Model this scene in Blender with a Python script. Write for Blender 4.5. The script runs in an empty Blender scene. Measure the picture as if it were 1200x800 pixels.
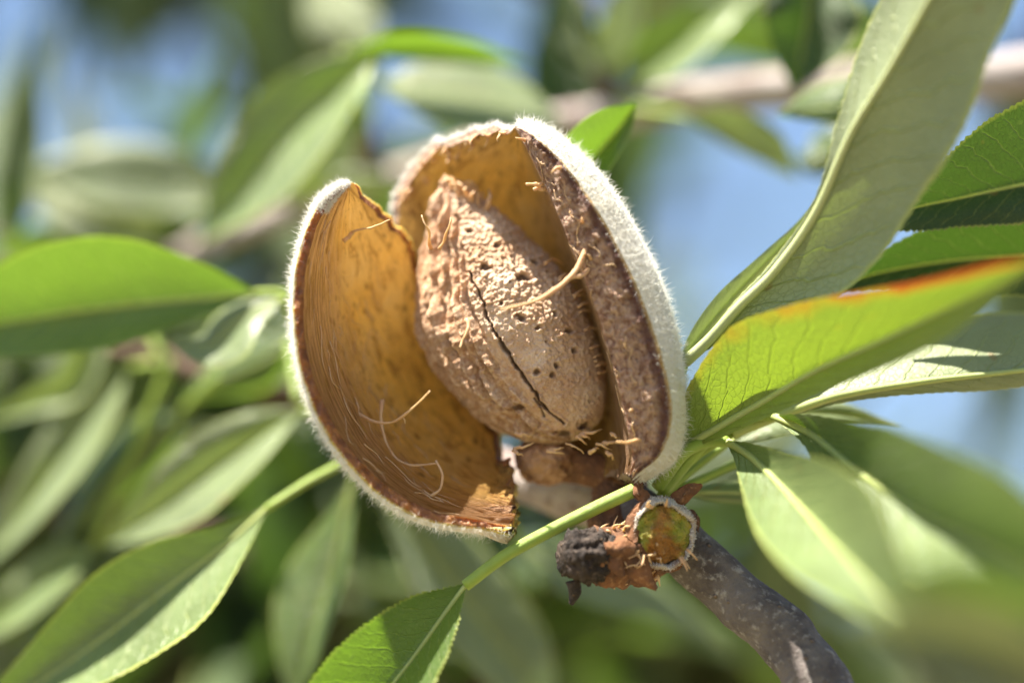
import bpy, bmesh, math, random
import numpy as np
from mathutils import Vector, Matrix, Quaternion

sc = bpy.context.scene
R = math.radians
# ------------------------------------------------------------------ camera
PITCH = R(13)                      # the lens looks a little up into the tree
DIST = 30.0                        # cm from lens to the fruit
SPAN = 10.8                        # cm of picture width at the fruit
F0 = np.array([0.0, 0.0, 1.70])    # the fruit hangs 1.7 m above the ground
AX = np.array([1.0, 0, 0])
AY = np.array([0, math.cos(PITCH), math.sin(PITCH)])    # view direction
AZ = np.array([0, -math.sin(PITCH), math.cos(PITCH)])
cam_d = bpy.data.cameras.new('camera')
cam = bpy.data.objects.new('camera', cam_d)
sc.collection.objects.link(cam)
cam.location = Vector(F0 - AY * DIST * 0.01)
cam.rotation_euler = (R(90) + PITCH, 0, 0)
cam_d.sensor_width = 36
cam_d.lens = 36 * DIST / SPAN
cam_d.clip_start = 0.01
cam_d.clip_end = 500
cam_d.dof.use_dof = True
cam_d.dof.focus_distance = DIST * 0.01 + 0.0005
cam_d.dof.aperture_fstop = 5.0
cam_d.dof.aperture_blades = 9
sc.camera = cam
# ------------------------------------------------------------------ sky and sun
SUN_CAM = np.array([-0.33, 0.04, 0.93])      # towards the sun: x right, y away, z up
S = SUN_CAM[0] * AX + SUN_CAM[1] * AY + SUN_CAM[2] * AZ
S = S / np.linalg.norm(S)
world = bpy.data.worlds.new('World'); sc.world = world; world.use_nodes = True
wn = world.node_tree
sky = wn.nodes.new('ShaderNodeTexSky'); sky.sky_type = 'NISHITA'; sky.sun_disc = False
sky.sun_elevation = math.asin(S[2]); sky.sun_rotation = math.atan2(S[0], S[1])
sky.air_density = 1.0; sky.dust_density = 1.0; sky.ozone_density = 2.2
bg = wn.nodes['Background']; bg.inputs[1].default_value = 0.052
wn.links.new(sky.outputs[0], bg.inputs[0])
sun_d = bpy.data.lights.new('sun', 'SUN'); sun_d.energy = 5.0; sun_d.angle = R(0.53); sun_d.color = (1, .93, .80)
sun = bpy.data.objects.new('sun', sun_d); sc.collection.objects.link(sun)
sun.rotation_euler = Vector(S).to_track_quat('Z', 'Y').to_euler(); sun.location = (2, -1, 6)
sc.view_settings.view_transform = 'Standard'; sc.view_settings.look = 'None'
sc.view_settings.exposure = 2.0; sc.view_settings.gamma = 1
sc.cycles.use_denoising = True; sc.cycles.denoiser = 'OPENIMAGEDENOISE'
sc.cycles.max_bounces = 6; sc.cycles.transparent_max_bounces = 4
sc.cycles.sample_clamp_indirect = 6

# ------------------------------------------------------------------ helpers: coordinates (cm, lens-aligned axes)
def P(px, py, d=0.0):
    k = SPAN * (DIST + d) / DIST / 1200
    return np.array([(px - 600) * k, d, (400 - py) * k])
def PP(pts): return np.array([P(*p) for p in pts])
def to_px(v):                                        # cm points -> picture pixels
    k = SPAN * (DIST + v[:, 1]) / DIST / 1200
    return np.stack([600 + v[:, 0] / k, 400 - v[:, 2] / k], 1)
def W(v):
    v = np.atleast_2d(v) * 0.01
    return F0 + v[:, :1] * AX + v[:, 1:2] * AY + v[:, 2:3] * AZ
def cr(pts, n, chord=True):                          # Catmull-Rom through points, n samples
    pts = np.asarray(pts, float)
    if len(pts) == 2: pts = np.stack([pts[0], pts.mean(0), pts[1]])
    if chord:
        L = np.r_[0, np.cumsum(np.linalg.norm(np.diff(pts, axis=0), axis=1) ** .5)]
    else:
        L = np.arange(len(pts), dtype=float)
    t = np.linspace(0, L[-1], n)
    m = np.zeros_like(pts)
    dt = (L[2:] - L[:-2])[:, None]
    m[1:-1] = (pts[2:] - pts[:-2]) / dt
    m[0] = (pts[1] - pts[0]) / (L[1] - L[0]); m[-1] = (pts[-1] - pts[-2]) / (L[-1] - L[-2])
    i = np.clip(np.searchsorted(L, t, 'right') - 1, 0, len(pts) - 2)
    h = (L[i + 1] - L[i]); s = ((t - L[i]) / h)[:, None]; h = h[:, None]
    return ((2*s**3 - 3*s**2 + 1) * pts[i] + (s**3 - 2*s**2 + s) * h * m[i]
            + (-2*s**3 + 3*s**2) * pts[i + 1] + (s**3 - s**2) * h * m[i + 1])
def _hash(ix, iy, iz, seed):
    h = (ix.astype(np.int64) * 374761393 + iy.astype(np.int64) * 668265263 + iz.astype(np.int64) * 2147483647 + seed * 974711) & 0xffffffff
    h = ((h ^ (h >> 13)) * 1274126177) & 0xffffffff
    return ((h ^ (h >> 16)) & 0xffff) / 32767.5 - 1
def vn(p, seed=0):
    p = np.asarray(p, float); f = np.floor(p); w = p - f; w = w * w * (3 - 2 * w)
    ix, iy, iz = f[:, 0].astype(int), f[:, 1].astype(int), f[:, 2].astype(int)
    r = 0
    for a in (0, 1):
        for b in (0, 1):
            for c in (0, 1):
                ww = (w[:, 0] if a else 1 - w[:, 0]) * (w[:, 1] if b else 1 - w[:, 1]) * (w[:, 2] if c else 1 - w[:, 2])
                r = r + ww * _hash(ix + a, iy + b, iz + c, seed)
    return r
def fbm(p, seed=0, o=4):
    r = 0; a = 1; p = np.asarray(p, float)
    for k in range(o): r = r + a * vn(p * 2.03 ** k, seed + k * 17); a *= .5
    return r
def sstep(a, b, x):
    t = np.clip((x - a) / (b - a), 0, 1); return t * t * (3 - 2 * t)

# ------------------------------------------------------------------ helpers: objects
ORG = {}
def thing(name, label, cat, base, group=None):
    o = bpy.data.objects.new(name, None); sc.collection.objects.link(o)
    o.empty_display_size = .005
    w = W(base)[0]; o.location = w; ORG[o] = w
    o['label'] = label; o['category'] = cat
    if group: o['group'] = group
    return o
def mesh_obj(name, v, faces, mats, parent=None, smooth=True, uv=None, attrs=None, mi=None, origin=None, world_pts=False, label=None):
    vw = np.asarray(v) if world_pts else W(v)
    og = (np.asarray(origin) if world_pts else W(origin)[0]) if origin is not None else (ORG[parent] if parent else vw.mean(0))
    me = bpy.data.meshes.new(name)
    me.from_pydata((vw - og).tolist(), [], [tuple(int(i) for i in f) for f in faces] if not isinstance(faces, np.ndarray) else faces.tolist())
    for m in (mats if isinstance(mats, (list, tuple)) else [mats]): me.materials.append(m)
    if mi is not None: me.polygons.foreach_set('material_index', np.asarray(mi, dtype=np.int32))
    if smooth: me.polygons.foreach_set('use_smooth', np.ones(len(me.polygons), bool))
    if uv is not None:
        li = np.zeros(len(me.loops), np.int32); me.loops.foreach_get('vertex_index', li)
        ul = me.uv_layers.new(name='UVMap'); ul.data.foreach_set('uv', np.asarray(uv, np.float32)[li].ravel())
    for k, a in (attrs or {}).items():
        at = me.attributes.new(k, 'FLOAT', 'POINT'); at.data.foreach_set('value', np.asarray(a, np.float32))
    me.update()
    o = bpy.data.objects.new(name, me); sc.collection.objects.link(o)
    ORG[o] = og
    if parent is not None:
        o.parent = parent; o.location = og - ORG[parent]
    else: o.location = og
    if label: o['label'] = label
    return o
def frames(c):
    t = np.gradient(c, axis=0); t /= np.linalg.norm(t, axis=1)[:, None] + 1e-12
    ref = np.array([0, -1.0, 0.02]) if abs(t[:, 1]).mean() < .8 else np.array([0, 0.02, 1.0])
    n = ref - (t @ ref)[:, None] * t; n /= np.linalg.norm(n, axis=1)[:, None] + 1e-12
    return t, n, np.cross(t, n)
def tube(c, r, sides=10, rough=0, seed=0, flat=1.0, fine=6.0):
    c = np.asarray(c); n = len(c); r = np.broadcast_to(np.asarray(r, float), (n,))
    t, a, b = frames(c)
    th = np.linspace(0, 2 * math.pi, sides, endpoint=False)
    v = c[:, None] + r[:, None, None] * (np.cos(th)[None, :, None] * a[:, None] * flat + np.sin(th)[None, :, None] * b[:, None])
    v = v.reshape(-1, 3)
    if rough:
        cc = np.repeat(c, sides, 0); d = v - cc; v = cc + d * (1 + rough * fbm(v * fine, seed, 3))[:, None]
    f = []
    for i in range(n - 1):
        for j in range(sides):
            k = (j + 1) % sides
            f.append((i * sides + j, i * sides + k, (i + 1) * sides + k, (i + 1) * sides + j))
    f.append(tuple(range(sides))[::-1]); f.append(tuple((n - 1) * sides + j for j in range(sides)))
    L = np.r_[0, np.cumsum(np.linalg.norm(np.diff(c, axis=0), axis=1))]
    uv = np.stack([np.repeat(L, sides), np.tile(np.arange(sides) / sides, n)], 1)
    return v, f, uv

# ------------------------------------------------------------------ helpers: materials
class G:
    def __init__(s, name):
        s.m = bpy.data.materials.new(name); s.m.use_nodes = True; s.t = s.m.node_tree; s.t.nodes.clear()
    def n(s, kind, _o=0, _p=None, **kw):
        nd = s.t.nodes.new('ShaderNode' + kind)
        for k, v in (_p or {}).items(): setattr(nd, k, v)
        for k, v in kw.items():
            key = int(k[1:]) if k[0] == 'i' and k[1:].isdigit() else k.replace('_', ' ')
            s.put(nd.inputs[key], v)
        return nd.outputs[_o]
    def put(s, sock, v):
        if isinstance(v, bpy.types.NodeSocket): s.t.links.new(v, sock)
        elif isinstance(v, tuple) and len(v) == 3 and sock.type == 'RGBA': sock.default_value = (*v, 1)
        else: sock.default_value = v
    def math(s, op, a, b=0.5, clamp=False): return s.n('Math', _p={'operation': op, 'use_clamp': clamp}, i0=a, i1=b)
    def mix(s, f, a, b): return s.n('Mix', _o=2, _p={'data_type': 'RGBA'}, i0=f, i6=a, i7=b)
    def ramp(s, x, lo, hi, a=0.0, b=1.0): return s.n('MapRange', _p={'interpolation_type': 'SMOOTHSTEP'}, i0=x, i1=lo, i2=hi, i3=a, i4=b)
    def obj(s): return s.n('TexCoord', _o=3)
    def uv(s): return s.n('TexCoord', _o=2)
    def scale(s, v, sx, sy, sz=1): return s.n('Mapping', Vector=v, Scale=(sx, sy, sz))
    def noise(s, v, sc_, det=3.0, rough=.55, dist=0.0): return s.n('TexNoise', Vector=v, Scale=sc_, Detail=det, Roughness=rough, Distortion=dist)
    def attr(s, a): return s.n('Attribute', _o=2, _p={'attribute_name': a})
    def bump(s, h, dist, st=1.0, normal=None):
        kw = dict(Strength=st, Distance=dist, Height=h)
        if normal is not None: kw['Normal'] = normal
        return s.n('Bump', **kw)
    def out(s, sh):
        o = s.t.nodes.new('ShaderNodeOutputMaterial'); s.t.links.new(sh, o.inputs[0]); return s.m

def leaf_mat(name, top, under, trans, vein=(.36, .42, .14), edge=(.42, .46, .10), tmix=.42, gloss=.42, orange=False, sheen=.25):
    g = G(name); uv = g.uv()
    sep = g.n('SeparateXYZ', Vector=uv); sepy = g.t.nodes[-1].outputs[1]
    av = g.math('ABSOLUTE', g.math('SUBTRACT', sepy, .5)); av = g.math('MULTIPLY', av, 2.0)   # 0 midrib .. 1 margin
    ob = g.obj()
    big = g.noise(ob, 90, 3); fine = g.noise(ob, 900, 3)
    # side veins run forward from the midrib
    ph = g.math('SUBTRACT', g.math('MULTIPLY', sep, 15.0), g.math('MULTIPLY', g.math('POWER', av, .85), 2.2))
    ph = g.math('ADD', ph, g.math('MULTIPLY', g.noise(uv, 7, 2), .9))
    tri = g.math('ABSOLUTE', g.math('SUBTRACT', g.math('FRACT', ph), .5))
    veins = g.ramp(tri, .07, 0.0)
    veins = g.math('MULTIPLY', veins, g.ramp(av, 1.0, .75))
    cell = g.n('TexVoronoi', _p={'feature': 'DISTANCE_TO_EDGE'}, Vector=g.n('VectorMath', _p={'operation': 'ADD'}, i0=g.scale(uv, 74, 20), i1=g.n('TexNoise', _o=1, Vector=g.scale(uv, 40, 12), Scale=1.0, Detail=3.0)), Scale=1.0, Randomness=1.0)
    net = g.ramp(cell, .09, 0.0)
    vmask = g.math('MAXIMUM', g.math('MULTIPLY', veins, .75), g.math('MULTIPLY', net, .22))
    back = g.n('NewGeometry', _o=6)
    topc = g.mix(g.ramp(big, .3, .75), tuple(c * .8 for c in top), tuple(c * 1.25 for c in top))
    undc = g.mix(g.ramp(big, .3, .75), tuple(c * .88 for c in under), tuple(min(1, c * 1.12) for c in under))
    col = g.mix(back, topc, undc)
    col = g.mix(g.math('MULTIPLY', vmask, .75), col, vein)
    em = g.ramp(g.math('ADD', av, g.math('MULTIPLY', g.math('SUBTRACT', fine, .5), .06)), .93, .985)
    col = g.mix(g.math('MULTIPLY', em, .8), col, edge)
    tcol = g.mix(g.math('MULTIPLY', vmask, .5), trans, tuple(min(1, c * 1.5) for c in trans))
    spots = g.ramp(g.noise(ob, 420, 1), .73, .79)
    col = g.mix(g.math('MULTIPLY', spots, .6), col, (.22, .12, .04))
    if orange:      # sun-scorched margin on the upper half
        up = g.ramp(sepy, .5, 1.0)
        on_ = g.math('ADD', g.math('ADD', up, g.math('MULTIPLY', g.math('SUBTRACT', g.noise(g.scale(uv, 16, 3), 1, 5), .5), .45)), g.ramp(sep, .25, .95, -.20, .12))
        y1 = g.ramp(on_, .66, .95); col = g.mix(g.math('MULTIPLY', y1, .8), col, (.45, .32, .02)); tcol = g.mix(g.math('MULTIPLY', y1, .8), tcol, (.42, .27, .015))
        o1 = g.ramp(on_, .82, 1.02)
        col = g.mix(o1, col, (.38, .085, .014)); tcol = g.mix(o1, tcol, (.34, .06, .008))
        o2 = g.ramp(g.noise(uv, 13, 3, .6), .62, .74); o2 = g.math('MULTIPLY', o2, .3)
        col = g.mix(o2, col, (.50, .33, .02)); tcol = g.mix(o2, tcol, (.45, .32, .02))
    h = g.math('ADD', g.math('MULTIPLY', vmask, -.9), g.math('MULTIPLY', fine, .4))
    nrm = g.bump(h, .00028, .9)
    pr = g.n('BsdfPrincipled', Base_Color=col, Roughness=g.mix(back, (gloss,)*3, (.55,)*3), Normal=nrm, Specular_IOR_Level=.6, Coat_Weight=sheen, Coat_Roughness=.38, Coat_Normal=nrm)
    tl = g.n('BsdfTranslucent', Color=tcol, Normal=nrm)
    return g.out(g.n('MixShader', i0=tmix, i1=pr, i2=tl))

M = {}
M['leaf'] = leaf_mat('leaf_green', (.064, .112, .026), (.19, .24, .115), (.17, .31, .020), tmix=.36)
M['leaf_thick'] = leaf_mat('leaf_thick_waxy', (.115, .165, .055), (.20, .25, .12), (.12, .22, .012), tmix=.2, sheen=.45)
M['leaf_deep_shade'] = leaf_mat('leaf_shade_green', (.026, .060, .012), (.13, .18, .08), (.06, .13, .01), tmix=.25, gloss=.6, sheen=0.0)  # deep green with shade painted in, for leaves out of the sun
M['leaf_dark'] = leaf_mat('leaf_deep_green', (.035, .078, .015), (.15, .20, .09), (.11, .20, .016), tmix=.36)
M['leaf_pale'] = leaf_mat('leaf_grey_green', (.145, .19, .09), (.24, .28, .15), (.18, .25, .05), tmix=.26)
M['leaf_yellow'] = leaf_mat('leaf_yellowing', (.14, .18, .02), (.20, .25, .05), (.22, .33, .02), orange=True, tmix=.42)
M['leaf_olive'] = leaf_mat('leaf_olive', (.11, .125, .06), (.18, .19, .11), (.15, .18, .05), tmix=.25)

def rib_mat(name, col, trans=(.4, .45, .1)):
    g = G(name); ob = g.obj()
    c = g.mix(g.noise(ob, 500, 3), tuple(x * .75 for x in col), tuple(min(1, x * 1.2) for x in col))
    pr = g.n('BsdfPrincipled', Base_Color=c, Roughness=.45, Normal=g.bump(g.noise(g.scale(g.uv(), 3, 40), 4, 3), .0001, .5),
             Subsurface_Weight=.25, Subsurface_Radius=(.004, .004, .001), Subsurface_Scale=.2)
    return g.out(pr)
M['rib'] = rib_mat('leaf_rib_pale', (.36, .42, .14))
M['petiole'] = rib_mat('petiole_green', (.24, .34, .045))
M['rib_grey'] = rib_mat('leaf_rib_grey_green', (.40, .44, .22))

def bark_mat(name, a, b, c, sc_=1.0, bump=.0009):
    g = G(name); ob = g.obj()
    n1 = g.noise(ob, 260 * sc_, 5, .6); n2 = g.noise(ob, 1100 * sc_, 4, .6)
    col = g.mix(g.ramp(n1, .32, .68), a, b); col = g.mix(g.ramp(n2, .52, .72), col, c)
    spot = g.ramp(g.n('TexVoronoi', Vector=ob, Scale=420 * sc_), .16, .05)
    col = g.mix(g.math('MULTIPLY', spot, .5), col, (.32, .20, .12))
    h = g.math('ADD', g.math('MULTIPLY', n1, .7), g.math('ADD', g.math('MULTIPLY', n2, .5), g.math('MULTIPLY', spot, .5)))
    return g.out(g.n('BsdfPrincipled', Base_Color=col, Roughness=.78, Normal=g.bump(h, bump, 1.0), Specular_IOR_Level=.3))
M['bark'] = bark_mat('twig_bark_grey', (.15, .128, .12), (.065, .05, .046), (.27, .245, .23))
M['bark_pale'] = bark_mat('twig_bark_pale', (.40, .35, .33), (.22, .16, .145), (.5, .46, .44), .6)
M['bark_brown'] = bark_mat('twig_bark_brown', (.13, .075, .05), (.06, .035, .025), (.2, .13, .10), .8)
M['scale'] = bark_mat('bud_scale_brown', (.20, .085, .035), (.085, .04, .022), (.30, .15, .07), 1.5, .0006)
M['char'] = bark_mat('dead_stub_black', (.050, .034, .026), (.018, .013, .011), (.11, .08, .062), 1.6, .0009)
M['trunk'] = bark_mat('trunk_bark', (.16, .12, .10), (.08, .06, .05), (.22, .19, .17), .03, .01)

# ------------------------------------------------------------------ ground and far orchard
g = G('dry_ground'); ob = g.obj()
gc = g.mix(g.ramp(g.noise(ob, .5, 6), .35, .65), (.17, .125, .075), (.10, .105, .045))
gc = g.mix(g.ramp(g.noise(ob, 9, 4), .5, .7), gc, (.26, .21, .13))
M['ground'] = g.out(g.n('BsdfPrincipled', Base_Color=gc, Roughness=.9, Normal=g.bump(g.noise(ob, 14, 5), .05)))
xs = np.r_[-300, -120, -40, -15, -5, 0, 5, 15, 40, 120, 300]
gx, gy = np.meshgrid(xs, xs)
gz = .12 * vn(np.stack([gx.ravel() * .07, gy.ravel() * .07, gx.ravel() * 0], 1), 3) - .1
gv = np.stack([gx.ravel(), gy.ravel(), gz], 1); n_ = len(xs)
gf = [(i * n_ + j, i * n_ + j + 1, (i + 1) * n_ + j + 1, (i + 1) * n_ + j) for i in range(n_ - 1) for j in range(n_ - 1)]
go = mesh_obj('ground', gv, gf, M['ground'], None, world_pts=True, origin=(0, 0, 0)); go['kind'] = 'structure'

def crown_mat(name, a, b, t):
    g = G(name); ob = g.obj()
    c = g.mix(g.noise(ob, 2.2, 3), a, b)
    pr = g.n('BsdfPrincipled', Base_Color=c, Roughness=.5)
    return g.out(g.n('MixShader', i0=.35, i1=pr, i2=g.n('BsdfTranslucent', Color=t)))
M['crown'] = crown_mat('far_foliage', (.032, .048, .018), (.06, .075, .03), (.07, .10, .02))
def far_tree(x, y, h, spread, seed, label, nleaf=5200):
    rg = np.random.default_rng(seed)
    root = bpy.data.objects.new('almond_tree', None); sc.collection.objects.link(root)
    root.location = (x, y, 0); ORG[root] = np.array([x, y, 0.0])
    root['label'] = label; root['category'] = 'tree'; root['group'] = 'almond trees of the orchard behind'
    V = []; F = []; off = 0; ends = []
    def limb(p0, p1, r0, r1, bend):
        nonlocal off
        m = (p0 + p1) / 2 + bend
        c = cr(np.stack([p0, m, p1]), 8)
        v, f, _ = tube(c, np.linspace(r0, r1, 8), 8, .12, seed, 1, 4)
        V.append(v); F.extend(tuple(i + off for i in q) for q in f); off += len(v)
    b0 = np.array([0, 0, -.15]); fk = np.array([rg.normal(0, .08), rg.normal(0, .08), h * .30])
    limb(b0, fk, .13, .10, rg.normal(0, .03, 3))
    for k in range(6):
        a = k * 1.05 + rg.uniform(-.3, .3)
        e = fk + np.array([math.cos(a) * spread * rg.uniform(.5, .8), math.sin(a) * spread * rg.uniform(.5, .8), h * rg.uniform(.3, .6)])
        limb(fk - [0, 0, .04], e, .07, .02, rg.normal(0, .1, 3)); ends.append(e)
        for q in range(3):
            e2 = e + rg.normal(0, .35, 3) * [spread * .5, spread * .5, .5]
            limb(fk * .4 + e * .6, e2, .03, .008, rg.normal(0, .06, 3)); ends.append(e2)
    v = np.concatenate(V) + ORG[root]
    mesh_obj('trunk', v, F, M['trunk'], root, world_pts=True)
    ends = np.array(ends)
    c = ends[rg.integers(0, len(ends), nleaf)] + rg.normal(0, 1, (nleaf, 3)) * np.array([.33, .33, .26]) * rg.uniform(.3, 1.25, (nleaf, 1))
    ax_ = rg.normal(0, 1, (nleaf, 3)); ax_[:, 2] -= .5; ax_ /= np.linalg.norm(ax_, axis=1)[:, None]
    sd = np.cross(ax_, rg.normal(0, 1, (nleaf, 3))); sd /= np.linalg.norm(sd, axis=1)[:, None]
    L = rg.uniform(.05, .10, (nleaf, 1)); w = L * .17
    q = np.stack([c, c + ax_ * L * .4 + sd * w, c + ax_ * L, c + ax_ * L * .4 - sd * w], 1).reshape(-1, 3) + ORG[root]
    mesh_obj('crown', q, np.arange(nleaf * 4).reshape(-1, 4), M['crown'], root, world_pts=True)
for k, (x, y, h, sp, lb) in enumerate([
        (-.75, 3.6, 2.35, .9, 'blurred almond tree low behind the left leaves'),
        (.25, 4.6, 2.5, 1.0, 'blurred almond tree low behind the fruit'),
        (-2.7, 5.8, 3.9, 1.2, 'taller blurred almond tree beyond the upper left corner'),
        (1.35, 6.5, 2.55, 1.0, 'blurred almond tree low at the right behind the branch')]):
    far_tree(x, y, h, sp, 40 + k, lb)

# ------------------------------------------------------------------ leaves
def prof(x, vals):
    vals = np.asarray(vals, float)
    return cr(np.stack([np.linspace(0, 1, len(vals)), vals], 1), 200, False)[np.clip((x * 199).astype(int), 0, 199), 1]
LENS = [0, .62, .92, 1, .95, .8, .55, .25, .01]
def leaf(parent, mid, wa, wb, da=0.0, db=0.0, mat='leaf', face='top', nu=72, nv=9, serr=0.0, bulge=.06, wave=.03, rib=.028, seed=0,
         pet=None, pet_r=.05, label=None, rib_m='rib', pet_m='petiole', name='leaf', ribside=-1):
    """mid: midrib points base->tip (px, py, depth cm); wa / wb: half widths in px left / right of travel; da / db: how far the margins lie deeper (+) or nearer (-)."""
    m = cr([(*p,) for p in mid], nu)
    s = np.linspace(0, 1, nu)
    if np.isscalar(wa): wa = np.array(LENS) * wa
    if np.isscalar(wb): wb = np.array(LENS) * wb
    A = np.maximum(prof(s, wa), .3); B = np.maximum(prof(s, wb), .3)
    t = np.gradient(m[:, :2], axis=0); t /= np.linalg.norm(t, axis=1)[:, None] + 1e-9
    nrm = np.stack([t[:, 1], -t[:, 0]], 1)
    rows = []; uvs = []
    for sg, Wd, dd in ((1, A, da), (-1, B, db)):
        half = []
        dd = dd * Wd / max(Wd.max(), 1)
        saw = (np.abs(((s * nu / 3.2) % 1.0) ** .7) - .5) * serr * np.minimum(1, Wd / 15) if serr else 0
        for j in range(nv + 1):
            q = j / nv
            e = Wd * q + (saw * (q > .99) if serr else 0)
            pt = np.stack([m[:, 0] + sg * nrm[:, 0] * e, m[:, 1] + sg * nrm[:, 1] * e, m[:, 2] + dd * q ** 1.15], 1)
            c = np.array([P(*x) for x in pt])
            wv = np.stack([s * 4.2 + seed, np.full(nu, q * 1.2 * sg + seed * 1.7), np.full(nu, seed * .37)], 1)
            c[:, 1] += -bulge * math.sin(math.pi * q) * (Wd / max(Wd.max(), 1)) + wave * q * vn(wv, seed) * 2.2 + .012 * vn(wv * [5, 3, 1], seed + 5) * q
            half.append(c)
            if sg == 1: uvs.append(np.stack([s, np.full(nu, .5 + .5 * q)], 1))
            else: uvs.append(np.stack([s, np.full(nu, .5 - .5 * q)], 1))
        rows.append(half)
    order = rows[1][::-1] + rows[0][1:]
    uvo = uvs[nv + 1:][::-1] + uvs[1:nv + 1]
    K = len(order)
    v = np.stack(order, 1).reshape(-1, 3); uv = np.stack(uvo, 1).reshape(-1, 2)
    idx = np.arange(nu * K).reshape(nu, K)
    f = np.stack([idx[:-1, :-1], idx[:-1, 1:], idx[1:, 1:], idx[1:, :-1]], -1).reshape(-1, 4)
    fn = np.cross(v[f[:, 1]] - v[f[:, 0]], v[f[:, 3]] - v[f[:, 0]])
    vd = v[f[:, 0]] + np.array([0, DIST, 0])
    front = -(fn * vd).sum()                      # >0 : front faces look at the lens
    if (front > 0) != (face == 'top'): f = f[:, ::-1]
    mc = order[nv]
    o = mesh_obj(name, v, f, M[mat], parent, uv=uv, origin=mc[0], label=label)
    if rib:
        rr = rib * (.55 if face == 'top' else .85) * (1 - .82 * s)
        ce = mc.copy(); ce[:, 1] += ribside * rr * .35
        tv, tf, tuv = tube(ce[:-2], rr[:-2], 8)
        mesh_obj('midrib', tv, tf, M[rib_m], o, uv=tuv)
    if pet:
        c = cr(PP(list(pet) + [mid[0]]), 26)
        tv, tf, tuv = tube(c, np.linspace(pet_r * 1.1, pet_r * .9, 26), 10)
        mesh_obj('petiole', tv, tf, M[pet_m], o, uv=tuv)
    return o

def stem_part(parent, pts, r, mat, name='stem', n=60, sides=18, rough=.10, seed=1, fine=5.0):
    c = cr(PP(pts), n); rr = np.interp(np.linspace(0, 1, n), np.linspace(0, 1, len(r)), r)
    v, f, uv = tube(c, rr, sides, rough, seed, 1, fine)
    return mesh_obj(name, v, f, M[mat], parent, uv=uv)

# ---- the fruiting twig and its leaves (right half and the front leaf at the bottom)
tw = thing('fruiting_twig', 'grey almond twig at lower right carrying the split fruit and the sharp leaves', 'twig', P(960, 830, -.6))
stem_part(tw, [(742, 596, .75), (775, 622, .45), (815, 655, .35), (870, 705, .2), (925, 752, .0), (975, 830, -.4), (1040, 960, -1.0), (1120, 1150, -2)],
          [.28, .30, .30, .31, .33, .37, .42, .5], 'bark', n=110, sides=40, rough=.07, fine=3.5)
leaf(tw, [(803, 424, .25), (832, 397, .1), (867, 358, -.1), (909, 316, -.25), (955, 250, -.5), (997, 157, -.85), (1039, 87, -1.2), (1088, 0, -1.6), (1150, -110, -2.2), (1205, -220, -2.8)],
     [2, 6, 9, 10, 9, 22, 42, 50, 45, 28, 1], [2, 14, 45, 80, 98, 112, 110, 96, 85, 45, 1], da=.55, db=-.35, mat='leaf_pale', face='under', nu=150, serr=2.0, bulge=-.10,
     rib=.075, rib_m='rib_grey', seed=3, pet=[(776, 580, .35), (783, 500, .35)], label='large grey green leaf underside rising to the upper right corner')
leaf(tw, [(788, 532, .45), (829, 508, .2), (895, 470, -.1), (955, 435, -.55), (1042, 395, -1.3), (1110, 362, -1.9), (1180, 327, -2.6), (1222, 305, -3.0)],
     [10, 62, 94, 82, 62, 42, 24, 1], [2, 12, 20, 26, 30, 30, 14, 1], da=-.45, db=-.3, mat='leaf_yellow', face='under', nu=130, serr=1.5, bulge=.05,
     rib=.06, seed=5, pet=[(772, 575, .45)], label='yellow green leaf with scorched orange upper margin')
leaf(tw, [(858, 508, .45), (920, 484, .4), (985, 463, .35), (1080, 447, .3), (1160, 438, .35), (1270, 425, .4), (1380, 410, .5)],
     [2, 18, 42, 62, 72, 66, 35, 1], [2, 6, 9, 13, 18, 20, 12, 1], da=.75, db=.12, mat='leaf_pale', face='under', nu=130, bulge=.03, rib=.07, seed=8, serr=1.5,
     pet=[(776, 574, .4), (815, 535, .45)], label='pale glossy leaf lying in the sun under the scorched leaf')
leaf(tw, [(1390, 190, .8), (1290, 200, .7), (1200, 216, .6), (1130, 231, .6), (1060, 246, .6), (1012, 262, .6)],
     [2, 45, 52, 44, 34, 26, 1], [2, 70, 98, 84, 52, 18, 1], da=-.2, db=-.6, mat='leaf_deep_shade', face='top', nu=150, serr=4.0, bulge=.04, rib=.06, seed=11,
     label='dark green serrated leaf with pale midrib at the right edge')
leaf(tw, [(1390, 300, 1.3), (1290, 296, 1.2), (1200, 300, 1.15), (1110, 306, 1.1), (1020, 322, 1.1), (960, 345, 1.1)],
     [2, 40, 48, 44, 34, 20, 1], [2, 45, 58, 52, 40, 18, 1], da=-.2, db=-.6, mat='leaf_deep_shade', face='top', nu=110, serr=3.0, rib=.05, seed=12)
leaf(tw, [(795, 432, .5), (820, 395, .5), (862, 345, .55), (905, 300, .6), (940, 262, .7), (985, 200, .9)],
     [2, 12, 16, 12, 8, 4, 1], [2, 7, 9, 9, 7, 4, 1], da=-.2, db=.3, mat='leaf_pale', face='under', rib=.055, seed=14, pet=[(780, 575, .5), (782, 500, .5)])
leaf(tw, [(545, 686, -.1), (520, 720, -.15), (490, 762, -.2), (455, 808, -.3), (405, 875, -.5), (350, 950, -.8), (300, 1010, -1.1)],
     [2, 24, 38, 45, 40, 22, 1], [4, 48, 70, 80, 70, 38, 1], da=-.75, db=-.35, mat='leaf', face='top', nu=170, serr=5.0, bulge=-.04, wave=.02, rib=.05, seed=17,
     pet=[(752, 570, .05), (700, 594, .0), (640, 624, -.05), (590, 652, -.1)], pet_r=.072, label='sharp serrated leaf cut by the bottom edge on a long green petiole')
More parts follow.
